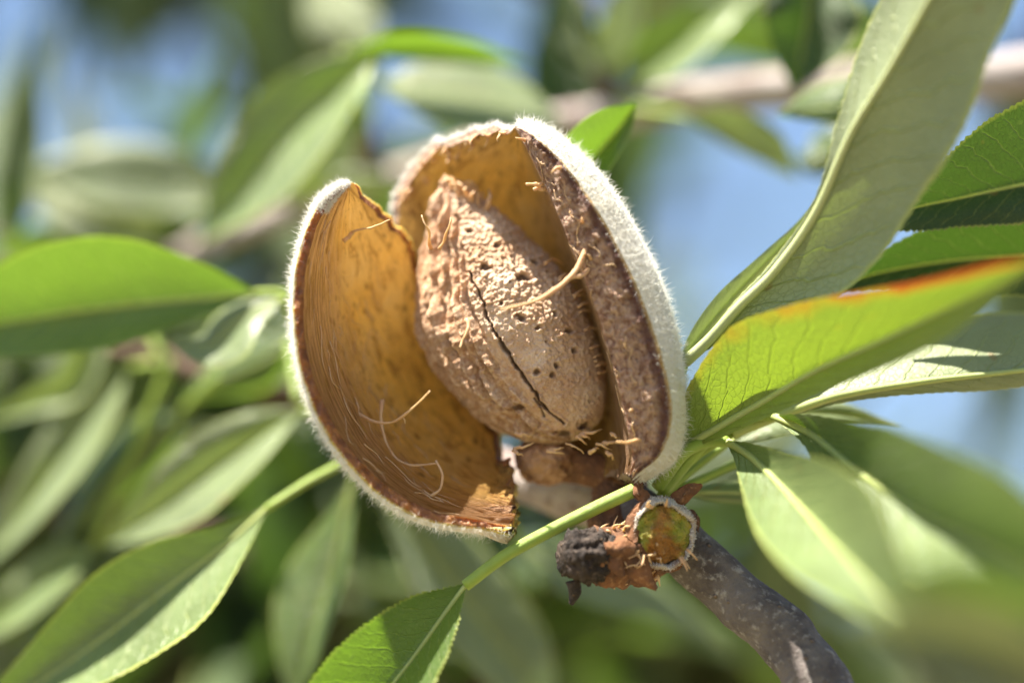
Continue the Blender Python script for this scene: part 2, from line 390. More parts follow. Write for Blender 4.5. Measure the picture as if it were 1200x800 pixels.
leaf(tw, [(852, 517, .3), (880, 535, -.1), (920, 575, -1.0), (965, 625, -2.2), (1020, 685, -3.4), (1110, 790, -5.0)],
     [1, 22, 60, 78, 60, 30, 1], [1, 30, 56, 60, 46, 22, 1], da=-1.5, db=-.6, mat='leaf_thick', face='top', nu=110, bulge=-.06, rib=.085, seed=20, serr=1.5,
     pet=[(770, 572, .3), (800, 532, .2), (828, 518, .25)], pet_r=.07, label='folded leaf arching down in front of the grey twig')
leaf(tw, [(905, 487, .3), (950, 508, -.2), (1000, 548, -1.0), (1070, 595, -2.0), (1140, 630, -3.0), (1220, 668, -4.0), (1330, 730, -5.2)],
     [1, 28, 60, 78, 82, 70, 30, 1], [1, 18, 42, 64, 76, 66, 34, 1], da=-1.6, db=-.7, mat='leaf_thick', face='top', nu=120, bulge=-.06, rib=.085, seed=23, serr=1.5,
     pet=[(775, 576, .35), (822, 522, .35), (865, 488, .35)], pet_r=.07, label='broad folded leaf arching out to the lower right edge')
leaf(tw, [(800, 577, .9), (850, 577, .9), (920, 580, 1.0), (1000, 590, 1.1)], 14, 12, da=.1, db=.1, mat='leaf', face='under', rib=.04, seed=25, pet=[(770, 590, .7)])
leaf(tw, [(850, 520, .9), (910, 490, 1.0), (980, 484, 1.2), (1060, 500, 1.5)], 18, 22, da=.1, db=-.2, mat='leaf', face='under', rib=.04, seed=26, pet=[(775, 578, .6)])
leaf(tw, [(880, 535, 1.0), (920, 560, 1.1), (970, 585, 1.3), (1040, 610, 1.6)], 26, 20, da=.1, db=-.1, mat='leaf', face='under', rib=.04, seed=27, pet=[(780, 580, .7)])
leaf(tw, [(650, 245, 1.7), (690, 192, 1.6), (725, 150, 1.5), (746, 121, 1.4)], [2, 36, 40, 30, 2], [2, 24, 22, 14, 2], da=-.5, db=-.3, mat='leaf', face='top', rib=.03, seed=29,
     pet=[(745, 560, 1.4), (700, 400, 2.4)], label='short leaf tip showing behind the white furry hull edge')
# blurred leaf tips close to the lens at the lower right
leaf(tw, [(1240, 830, -6.4), (1170, 780, -6.8), (1090, 745, -7.2), (990, 720, -7.8)], 62, 62, da=-.3, db=-.3, mat='leaf_olive', face='top', rib=.05, seed=31)
leaf(tw, [(1280, 740, -6.0), (1190, 715, -6.4), (1110, 690, -6.8), (1030, 672, -7.3)], 52, 50, da=-.3, db=-.3, mat='leaf_thick', face='top', rib=.05, seed=32)
leaf(tw, [(1180, 900, -5.5), (1140, 840, -5.6), (1090, 790, -5.8), (1040, 760, -6)], 44, 44, da=-.3, db=-.3, mat='leaf_olive', face='under', rib=.05, seed=33)

# ---- the twig behind the fruit with the soft leaves on the left
tl = thing('leafy_twig', 'soft focus twig passing behind the hull with the leaves at the left', 'twig', P(740, 610, 1.6))
stem_part(tl, [(770, 640, 1.2), (715, 598, 1.8), (660, 578, 2.0), (600, 556, 2.4), (520, 520, 2.8), (470, 500, 3.2)],
          [.30, .30, .28, .25, .22, .18], 'bark_pale')
stem_part(tl, [(520, 520, 2.8), (430, 488, 4.2), (330, 462, 5.0), (255, 442, 5.4), (190, 420, 5.8), (90, 400, 6.4)], [.19, .17, .16, .13, .10, .06], 'bark_brown', name='side_shoot')
leaf(tl, [(300, 343, 2.4), (250, 348, 2.4), (160, 356, 2.5), (80, 366, 2.6), (0, 379, 2.7), (-90, 395, 2.9), (-170, 412, 3.1)],
     [1, 22, 44, 48, 40, 26, 1], [1, 44, 80, 84, 62, 40, 1], da=-.22, db=-.55, mat='leaf', face='top', nu=100, bulge=-.05, rib=.05, seed=41, serr=1.5,
     pet=[(420, 490, 3.0), (370, 380, 2.6), (335, 346, 2.4)], label='broad bright green leaf pointing left with darker lower half')
leaf(tl, [(312, 596, 1.6), (262, 640, 1.55), (200, 686, 1.55), (130, 740, 1.6), (50, 797, 1.7), (-50, 860, 1.9)],
     [1, 28, 55, 54, 42, 22, 1], [1, 26, 55, 66, 52, 30, 1], da=-.85, db=-.12, mat='leaf_thick', face='top', nu=100, bulge=-.04, rib=.05, seed=43, serr=1.5,
     pet=[(440, 510, 2.9), (405, 540, 2.1), (360, 565, 1.8)], label='long leaf pointing to the lower left corner, half dark half sunlit')
leaf(tl, [(330, 350, 2.3), (285, 372, 2.3), (245, 405, 2.3), (195, 400, 2.4)], [1, 20, 34, 20, 1], [1, 18, 24, 14, 1], da=-.5, db=.2, mat='leaf_pale', face='top', rib=.04, seed=44, pet=[(400, 480, 3.2)])
leaf(tl, [(355, 480, 3.4), (310, 505, 3.4), (250, 545, 3.5), (190, 590, 3.7), (120, 640, 4.0)], [1, 22, 36, 42, 30, 1], [1, 26, 42, 40, 26, 1], da=-.8, db=-.1, mat='leaf_pale', face='top', rib=.04, seed=45, pet=[(400, 480, 3.2)],
     label='pale glossy leaf under the bright green leaf')
leaf(tl, [(340, 400, 4.2), (310, 420, 4.3), (265, 440, 4.4), (215, 470, 4.6)], 34, 34, da=.3, db=.3, mat='leaf', face='top', rib=.03, seed=46, pet=[(350, 468, 3.6)])
leaf(tl, [(150, 430, 4.8), (110, 480, 4.9), (65, 545, 5.0), (10, 620, 5.2), (-40, 680, 5.4)], 30, 34, da=-.9, db=-.0, mat='leaf_pale', face='top', rib=.03, seed=47, pet=[(200, 424, 4.4)])
leaf(tl, [(215, 480, 4.6), (170, 520, 4.7), (110, 580, 4.9), (60, 650, 5.1)], 34, 34, da=.6, db=.5, mat='leaf_dark', face='top', rib=.03, seed=48, pet=[(255, 442, 4.0)])
leaf(tl, [(110, 640, 4.6), (60, 670, 4.7), (10, 715, 4.9), (-60, 770, 5.2)], 26, 26, da=-.6, db=-.0, mat='leaf_thick', face='top', rib=.03, seed=49, pet=[(200, 424, 4.4)])
leaf(tl, [(415, 560, 3.4), (400, 620, 3.4), (385, 680, 3.5), (365, 745, 3.6), (345, 830, 3.8)], [1, 12, 18, 18, 12, 1], [1, 22, 46, 54, 36, 1], da=-.5, db=.5, mat='leaf', face='top', rib=.05, seed=50, pet=[(440, 490, 3.1)],
     label='narrow upright leaf hanging below the hull, pale along its midrib')
leaf(tl, [(440, 575, 3.8), (485, 625, 3.9), (530, 685, 4.0), (585, 755, 4.2), (650, 850, 4.5)], [1, 40, 56, 58, 48, 1], [1, 26, 44, 46, 36, 1], da=.5, db=-.5, mat='leaf_pale', face='top', rib=.05, seed=51, pet=[(460, 500, 3.0)],
     label='wide pale leaf hanging below the hull to the bottom edge')
leaf(tl, [(610, 640, 4.6), (680, 672, 4.8), (760, 700, 5.0), (855, 762, 5.2)], 26, 30, da=.4, db=-.4, mat='leaf_pale', face='top', rib=.03, seed=52, pet=[(560, 540, 2.7)])
leaf(tl, [(130, 300, 5.0), (90, 440, 5.2), (40, 470, 5.3), (-30, 500, 5.5)], 22, 22, da=-.5, db=-.3, mat='leaf_pale', face='top', rib=.03, seed=53, pet=[(190, 420, 4.4)])

# ---- the sunlit branch above and behind
tb = thing('background_branch', 'pale sunlit branch out of focus above the hull with its leaves', 'branch', P(1230, 100, 6))
stem_part(tb, [(1290, 75, 6), (1190, 88, 6), (1060, 95, 6), (920, 105, 6), (800, 118, 6), (700, 138, 6.2), (620, 155, 6.4), (520, 190, 6.7), (430, 218, 7), (330, 250, 7.3), (240, 285, 7.6), (140, 330, 8)],
          [.30, .30, .29, .27, .25, .23, .22, .20, .18, .16, .14, .10], 'bark_pale')
stem_part(tb, [(715, 135, 6.2), (712, 105, 6.1), (700, 80, 6.0)], [.16, .14, .08], 'bark_brown', name='spur')
stem_part(tb, [(430, 218, 7), (432, 180, 6.9), (428, 140, 6.8)], [.16, .15, .08], 'bark_brown', name='spur')
def bl(mid, a, b, da, db, m='leaf', face='top', seed=60, pet=None, label=None): leaf(tb, mid, a, b, da, db, mat=m, face=face, rib=.04, seed=seed, pet=pet, label=label, nu=48, nv=6, wave=.08)
bl([(445, 66, 4.4), (400, 95, 4.5), (345, 145, 4.6), (295, 205, 4.8), (235, 285, 5.1)], [1, 34, 50, 42, 1], [1, 40, 56, 44, 1], -.85, -.12, 'leaf_thick', seed=61, pet=[(430, 150, 6.8)], label='long blurred leaf at upper left, dark above and pale below')
bl([(400, 62, 4.8), (470, 58, 4.8), (540, 64, 4.9), (620, 76, 5.0)], [1, 20, 18, 1], [1, 14, 12, 1], -.8, -.2, 'leaf', seed=62, pet=[(430, 145, 6.8)])
bl([(440, 98, 5.0), (500, 105, 5.0), (570, 118, 5.0), (665, 148, 5.0)], [1, 36, 40, 1], [1, 34, 38, 1], .5, -.6, 'leaf_pale', seed=63, pet=[(430, 150, 6.8)], label='blurred horizontal leaf just above the hull')
bl([(440, 70, 7.6), (410, 40, 7.7), (385, 0, 7.9), (370, -60, 8.2)], 40, 44, .3, .3, 'leaf_pale', 'under', seed=64, pet=[(430, 150, 6.8)])
bl([(695, 85, 6), (680, 50, 6.1), (665, 5, 6.2), (650, -60, 6.4)], 24, 24, -.2, -.2, 'leaf_deep_shade', seed=65)
bl([(705, 85, 6), (720, 45, 6.1), (735, 0, 6.2), (745, -50, 6.3)], 24, 24, -.4, .4, 'leaf_pale', 'under', seed=66)
bl([(730, 95, 6), (775, 60, 5.8), (830, 20, 5.6), (900, -20, 5.4)], 34, 34, -.1, -.8, 'leaf_thick', seed=67)
bl([(960, -60, 3.4), (950, -10, 3.4), (943, 40, 3.4), (930, 105, 3.4)], [1, 58, 55, 1], [1, 50, 44, 1], -.4, -.3, 'leaf_deep_shade', seed=68, label='dark green blurred leaf hanging from the top edge')
bl([(1080, 140, 2.6), (1030, 130, 2.6), (975, 126, 2.6), (912, 134, 2.6)], [1, 16, 20, 1], [1, 34, 32, 1], .1, .3, 'leaf', seed=69, label='leaf tip with yellow margin behind the large grey green leaf')
bl([(800, 135, 5), (850, 150, 4.8), (895, 175, 4.6), (935, 208, 4.4)], [1, 24, 26, 1], [1, 16, 16, 1], -.3, .2, 'leaf_pale', seed=70, pet=[(720, 122, 6)])
bl([(1010, 150, 4.4), (980, 175, 4.4), (950, 190, 4.5), (925, 180, 4.6)], 24, 28, .3, .3, 'leaf_dark', seed=71)
bl([(300, 240, 7.4), (220, 215, 7.4), (130, 205, 7.6), (20, 200, 7.8)], [1, 34, 36, 1], [1, 36, 38, 1], -.2, .1, 'leaf_pale', seed=72, label='pale blurred leaf lying level at the left edge')
bl([(200, 290, 7.8), (130, 260, 7.8), (70, 225, 8.0), (0, 190, 8.2)], 50, 46, -.4, -.3, 'leaf_pale', 'under', seed=73)
bl([(10, 290, 7.2), (20, 210, 7.2), (30, 120, 7.3), (45, 25, 7.4)], 26, 26, -.25, -.25, 'leaf_deep_shade', seed=74, label='dark upright blurred leaf at the left edge')
bl([(330, 250, 7.4), (360, 210, 7.3), (400, 185, 7.2), (445, 170, 7.2)], 30, 34, -.3, -.3, 'leaf_pale', seed=75)
bl([(240, 290, 7.8), (190, 262, 7.9), (150, 245, 8.1), (100, 250, 8.3)], 30, 30, -.2, -.2, 'leaf_deep_shade', seed=76)
bl([(140, 330, 8), (90, 300, 8.1), (40, 290, 8.2), (-30, 300, 8.4)], 34, 34, .4, -.3, 'leaf', seed=77)
bl([(330, 252, 7.3), (380, 225, 6.9), (430, 215, 6.6), (500, 225, 6.3)], 18, 18, -.2, .2, 'leaf_pale', seed=78)

# ---- copies of leaf shapes for the twigs farther back
def leaf_data(seed, mat):
    rg = np.random.default_rng(seed); nu, nv = 20, 4
    s = np.linspace(0, 1, nu); w = prof(s, LENS) * rg.uniform(.11, .14)
    bend = rg.uniform(-.25, .1); fold = rg.uniform(.25, .6); tw_ = rg.uniform(-.5, .5)
    v = []; uv = []
    for i in range(nu):
        for j in range(-nv, nv + 1):
            q = j / nv; x = w[i] * q; z = abs(x) * fold + bend * s[i] ** 2 + .012 * math.sin(s[i] * 15 + j); a = tw_ * s[i]
            v.append((x * math.cos(a) - abs(x) * fold * math.sin(a), s[i], z + x * math.sin(a))); uv.append((s[i], .5 + .5 * q))
    K = 2 * nv + 1; idx = np.arange(nu * K).reshape(nu, K)
    f = np.stack([idx[:-1, :-1], idx[:-1, 1:], idx[1:, 1:], idx[1:, :-1]], -1).reshape(-1, 4)
    me = bpy.data.meshes.new('leaf'); me.from_pydata(v, [], f.tolist()); me.materials.append(M[mat])
    me.polygons.foreach_set('use_smooth', np.ones(len(me.polygons), bool))
    li = np.zeros(len(me.loops), np.int32); me.loops.foreach_get('vertex_index', li)
    me.uv_layers.new(name='UVMap').data.foreach_set('uv', np.asarray(uv, np.float32)[li].ravel())
    return me
LD = [leaf_data(200 + k, m) for k, m in enumerate(['leaf', 'leaf_dark', 'leaf_dark', 'leaf_deep_shade', 'leaf_dark', 'leaf_deep_shade'])]
def back_twig(pts, nleaf, seed, label, size=(4.5, 7.0), r=(.2, .1), dark=False):
    rg = np.random.default_rng(seed)
    root = thing('background_twig', label, 'twig', P(*pts[0]), 'blurred leafy twigs behind the fruit')
    stem_part(root, pts, r, 'bark_brown', n=30, sides=8)
    c = cr(PP(pts), nleaf + 2)
    t = np.gradient(c, axis=0)
    up = np.array([0, -math.sin(PITCH) * -1, math.cos(PITCH)])
    for k in range(nleaf):
        p = c[k + 1]; d = t[k + 1] / np.linalg.norm(t[k + 1])
        y = d * rg.uniform(.1, .7) + rg.normal(0, .75, 3) + np.array([0, 0, -.25]); y /= np.linalg.norm(y)
        z = np.array([0, .22, 1.0]) + rg.normal(0, .55, 3); z -= y * (z @ y); z /= np.linalg.norm(z)
        x = np.cross(y, z)
        # lens-aligned axes -> world axes
        B = np.stack([AX, AY, AZ], 1)
        m3 = Matrix((B @ np.stack([x, y, z], 1)).tolist())
        L = rg.uniform(*size) * .01
        o = bpy.data.objects.new('leaf', LD[rg.choice((3, 5)) if dark else rg.integers(0, len(LD))]); sc.collection.objects.link(o); o.parent = root
        o.matrix_local = Matrix.Translation(Vector(W(p)[0] - ORG[root])) @ m3.to_4x4() @ Matrix.Scale(L, 4)
BT = [
 ([(-60, 560, 14), (120, 600, 13), (280, 650, 12), (420, 700, 12)], 13, 'twig low at the left in deep blur under the long leaf'),
 ([(-100, 420, 18), (80, 470, 17), (240, 500, 16), (400, 520, 15)], 14, 'twig in deep blur left of the hull, mid height'),
 ([(180, 900, 15), (300, 800, 14), (380, 720, 13), (450, 640, 13)], 12, 'twig rising in deep blur from the bottom left'),
 ([(520, 900, 13), (580, 800, 13), (640, 720, 13), (700, 650, 14)], 12, 'twig in deep blur below the black stub'),
 ([(700, 920, 17), (760, 830, 17), (820, 760, 17), (860, 700, 18)], 12, 'twig in deep blur below the grey twig'),
 ([(980, 900, 15), (930, 830, 15), (860, 790, 16), (780, 760, 16)], 11, 'twig in deep blur at the bottom right of centre'),
 ([(1250, 900, 18), (1150, 850, 18), (1060, 800, 19), (980, 770, 20)], 11, 'twig in deep blur in the lower right corner'),
 ([(-120, 240, 16), (0, 300, 15), (120, 330, 15), (240, 350, 16)], 12, 'twig in deep blur at the left edge above the bright leaf'),
 ([(-80, 760, 20), (60, 760, 19), (220, 770, 19), (380, 790, 19)], 13, 'twig in deep blur along the bottom left edge'),
 ([(60, -160, 30), (150, -60, 29), (230, 20, 29), (300, 110, 29)], 7, 'dark twig against the sky at the upper left'),
 ([(400, -140, 28), (360, -60, 28), (300, 20, 28), (240, 130, 28)], 6, 'dark twig against the sky right of the upper left corner'),
 ([(-80, 640, 24), (60, 600, 23), (200, 560, 22), (330, 520, 22)], 18, 'twig in the deepest blur behind the left leaves'),
 ([(-60, 520, 27), (60, 440, 26), (180, 400, 26), (300, 400, 26)], 18, 'twig in the deepest blur behind the bright green leaf'),
 ([(60, 900, 24), (180, 820, 23), (300, 740, 23), (420, 600, 23)], 18, 'twig in the deepest blur rising behind the long lower leaf'),
 ([(420, 920, 22), (480, 820, 22), (540, 720, 22), (600, 620, 23)], 17, 'twig in the deepest blur under the hull'),
 ([(620, 940, 26), (700, 840, 25), (800, 760, 25), (900, 700, 25)], 17, 'twig in the deepest blur under the cut bud'),
 ([(860, 940, 24), (960, 860, 24), (1080, 800, 24), (1200, 760, 25)], 16, 'twig in the deepest blur under the arching leaves'),
 ([(-80, 350, 12), (60, 320, 11.5), (180, 290, 11), (330, 265, 11)], 11, 'blurred twig behind the pale level leaf'),
 ([(330, 330, 14), (370, 280, 13), (420, 220, 13), (470, 160, 13)], 8, 'blurred twig rising behind the notch of the hull'),
 ([(520, -90, 12), (620, -30, 12), (720, 0, 12), (820, 10, 12)], 6, 'blurred twig along the top edge above the hull'),
 ([(1260, -40, 12), (1220, 40, 12), (1180, 90, 12), (1140, 130, 12)], 6, 'blurred twig behind the large upper right leaf'),
 ([(720, 330, 40), (760, 270, 40), (780, 220, 40), (790, 170, 40)], 5, 'faint twig against the sky right of the hull'),
 ([(1240, 540, 42), (1190, 520, 42), (1150, 510, 42), (1120, 500, 42)], 3, 'faint twig against the pale sky at the right edge'),
]
for k, (pts, n, lb) in enumerate(BT): back_twig(pts, n, 300 + k, lb, dark='sky' in lb or 'deepest' in lb, size=(2.6, 3.8) if 'level leaf' in lb else (4.5, 7.0))  # sky and deepest twigs take only leaves with shade in their colour

# ---- the bough overhead: its lowest leaves dip into the picture at the upper left; the rest is added out of view to shade the leaves behind
bough = thing('shade_bough', 'dark bough added overhead for shade whose lowest leaves blur against the sky at upper left', 'branch', P(-500, -420, 30))
stem_part(bough, [(-500, -420, 30), (-200, -330, 28), (150, -290, 26), (500, -300, 25), (800, -340, 25)], [.6, .5, .42, .34, .25], 'bark_brown', n=50, sides=12)
rgb = np.random.default_rng(901)
for k in range(13):
    x0 = -420 + k * 95; y0 = np.interp(x0, [-500, -200, 150, 500, 800], [-420, -330, -290, -300, -340]); d0 = np.interp(x0, [-500, -200, 150, 500, 800], [30, 28, 26, 25, 25])
    dd = rgb.uniform(5, 9) * (1 if k % 2 else -1); dy = rgb.uniform(-90, 150); dx = rgb.uniform(-60, 120)
    pts = [(x0, y0, d0), (x0 + dx * .5, y0 + dy * .3, d0 + dd * .5), (x0 + dx, y0 + dy, d0 + dd)]
    stem_part(bough, pts, [.16, .12, .06], 'bark_brown', name='side_shoot', n=14, sides=7)
    c = cr(PP(pts), 13)
    for q in range(11):
        y = rgb.normal(0, 1, 3) + [0, 0, -.25]; y /= np.linalg.norm(y)
        z = np.array([0, .22, 1.0]) + rgb.normal(0, .35, 3); z -= y * (z @ y); z /= np.linalg.norm(z)
        m3 = Matrix((np.stack([AX, AY, AZ], 1) @ np.stack([np.cross(y, z), y, z], 1)).tolist())
        o = bpy.data.objects.new('leaf', LD[rgb.choice((1, 3, 4, 5))]); sc.collection.objects.link(o); o.parent = bough
        o.matrix_local = Matrix.Translation(Vector(W(c[q + 1])[0] - ORG[bough])) @ m3.to_4x4() @ Matrix.Scale(rgb.uniform(6, 8.5) * .01, 4)

# ------------------------------------------------------------------ fruit materials
def hull_inner(name='hull_inner_skin', tm=.43):
    g = G(name); uv = g.uv(); ob = g.obj()
    rim = g.attr('rimness')                        # 1 at the split margin, 0 deep inside
    st = g.noise(g.scale(uv, 9, 70), 1, 5, .65, .6)
    blot = g.noise(ob, 190, 4, .6); fine = g.noise(ob, 1500, 4, .6); pat = g.noise(ob, 80, 3, .6)
    mo = g.noise(g.scale(uv, 15, 17), 1, 6, .68, .9); wr = g.noise(ob, 420, 5, .65, .5)
    col = g.mix(g.ramp(pat, .35, .68), (.84, .50, .10), (.72, .49, .20))
    col = g.mix(g.math('MULTIPLY', g.ramp(mo, .50, .62), .85), col, (.27, .11, .025))
    col = g.mix(g.math('MULTIPLY', g.ramp(mo, .42, .30), .6), col, (.72, .52, .28))
    col = g.mix(g.math('MULTIPLY', g.ramp(blot, .50, .74), .6), col, (.40, .17, .03))
    col = g.mix(g.math('MULTIPLY', g.ramp(fine, .55, .8), .35), col, (.70, .47, .22))
    fib = g.mix(g.ramp(st, .38, .60), (.17, .07, .03), (.54, .33, .21))
    fib = g.mix(g.ramp(g.noise(g.scale(uv, 14, 110), 1, 3), .60, .72), fib, (.50, .36, .05))
    rr = g.math('ADD', rim, g.math('MULTIPLY', g.math('SUBTRACT', st, .5), .55))
    col = g.mix(g.math('MULTIPLY', g.ramp(rr, .48, .82), .9), col, fib)
    ulen = g.n('SeparateXYZ', Vector=uv)
    dry = g.ramp(g.math('ADD', ulen, g.math('MULTIPLY', g.math('SUBTRACT', wr, .5), .7)), .45, 1.0)
    col = g.mix(g.math('MULTIPLY', dry, .45), col, (.36, .17, .055))
    spots = g.ramp(g.n('TexVoronoi', Vector=g.scale(uv, 14, 8), Scale=1.0), .2, .07)
    col = g.mix(g.math('MULTIPLY', spots, .8), col, (.13, .045, .015))
    h = g.math('ADD', g.math('ADD', g.math('ADD', g.math('MULTIPLY', mo, .9), g.math('MULTIPLY', wr, .8)), g.math('MULTIPLY', st, g.math('ADD', g.math('MULTIPLY', rim, 1.8), .35))), g.math('ADD', g.math('MULTIPLY', fine, .35), g.math('MULTIPLY', blot, .5)))
    nr = g.bump(h, .0014, 1.0)
    pr = g.n('BsdfPrincipled', Base_Color=col, Roughness=.52, Normal=nr, Specular_IOR_Level=.35)
    tl = g.n('BsdfTranslucent', Color=g.mix(.42, g.mix(1.0, col, g.n('Mix', _o=2, _p={'data_type': 'RGBA', 'blend_type': 'MULTIPLY'}, i0=1.0, i6=col, i7=(1.5, 1.35, 1.2))), (1.0, .62, .18)), Normal=nr)
    return g.out(g.n('MixShader', i0=tm, i1=pr, i2=tl))
M['hull_in'] = hull_inner(); M['hull_in_r'] = hull_inner('hull_inner_skin_thick', .14)
def hull_rim():
    g = G('hull_cut_flesh'); uv = g.uv(); ob = g.obj()
    v = g.attr('rimpos')                            # 0 inner edge .. 1 outer skin
    st = g.noise(g.scale(uv, 60, 60), 1, 4, .6); fine = g.noise(ob, 1300, 4, .65, .5); fl = g.noise(g.n('CombineXYZ', X=g.math('MULTIPLY', g.n('SeparateXYZ', Vector=uv), 34.0), Y=g.math('MULTIPLY', v, 13.0)), 1, 5, .65, .7)
    a = g.mix(g.ramp(fine, .36, .62), (.22, .10, .055), (.56, .36, .245))
    a = g.mix(g.math('MULTIPLY', g.ramp(fl, .5, .66), .7), a, (.62, .42, .30))
    dark = g.math('MULTIPLY', g.ramp(v, .62, .84), g.ramp(v, 1.0, .9))
    a = g.mix(g.math('MULTIPLY', dark, .85), a, (.10, .03, .022))
    a = g.mix(g.ramp(v, .90, .99), a, (.50, .34, .12))
    h = g.math('ADD', fine, fl)
    return g.out(g.n('BsdfPrincipled', Base_Color=a, Roughness=.7, Normal=g.bump(h, .0010, 1.0), Subsurface_Weight=.2, Subsurface_Radius=(.004, .002, .001), Subsurface_Scale=.4))
M['hull_rim'] = hull_rim()
def hull_rim_l():
    g = G('hull_cut_flesh_amber'); uv = g.uv(); ob = g.obj(); v = g.attr('rimpos')
    fine = g.noise(ob, 900, 4, .6)
    a = g.mix(g.ramp(fine, .35, .65), (.15, .050, .014), (.28, .11, .025))
    a = g.mix(g.ramp(g.math('ADD', v, g.math('MULTIPLY', g.math('SUBTRACT', fine, .5), .5)), .55, .95), a, (.50, .40, .10))
    return g.out(g.n('BsdfPrincipled', Base_Color=a, Roughness=.55, Normal=g.bump(fine, .0006, 1.0), Subsurface_Weight=.4, Subsurface_Radius=(.006, .003, .001), Subsurface_Scale=.5))
M['hull_rim_l'] = hull_rim_l()
def hull_outer():
    g = G('hull_downy_skin'); ob = g.obj()
    n1 = g.noise(ob, 160, 4); n2 = g.noise(ob, 2600, 3, .7)
    col = g.mix(g.ramp(n1, .35, .7), (.93, .90, .82), (.88, .85, .74))
    pr = g.n('BsdfPrincipled', Base_Color=col, Roughness=.95, Normal=g.bump(n2, .0008, 1.0), Specular_IOR_Level=.1, Sheen_Weight=.4, Sheen_Roughness=.5)
    return g.out(g.n('MixShader', i0=.30, i1=pr, i2=g.n('BsdfTranslucent', Color=(1.0, .90, .66))))
M['hull_out'] = hull_outer()
g = G('white_down'); pr = g.n('BsdfPrincipled', Base_Color=(.86, .85, .80), Roughness=.7, Specular_IOR_Level=.2)
M['down'] = g.out(g.n('MixShader', i0=.45, i1=pr, i2=g.n('BsdfTranslucent', Color=(.9, .88, .82))))
g = G('dry_fibre'); c = g.mix(g.noise(g.obj(), 700, 3), (.40, .20, .09), (.68, .45, .25))
M['fibre'] = g.out(g.n('BsdfPrincipled', Base_Color=c, Roughness=.6, Subsurface_Weight=.3, Subsurface_Radius=(.003, .002, .001), Subsurface_Scale=.3))

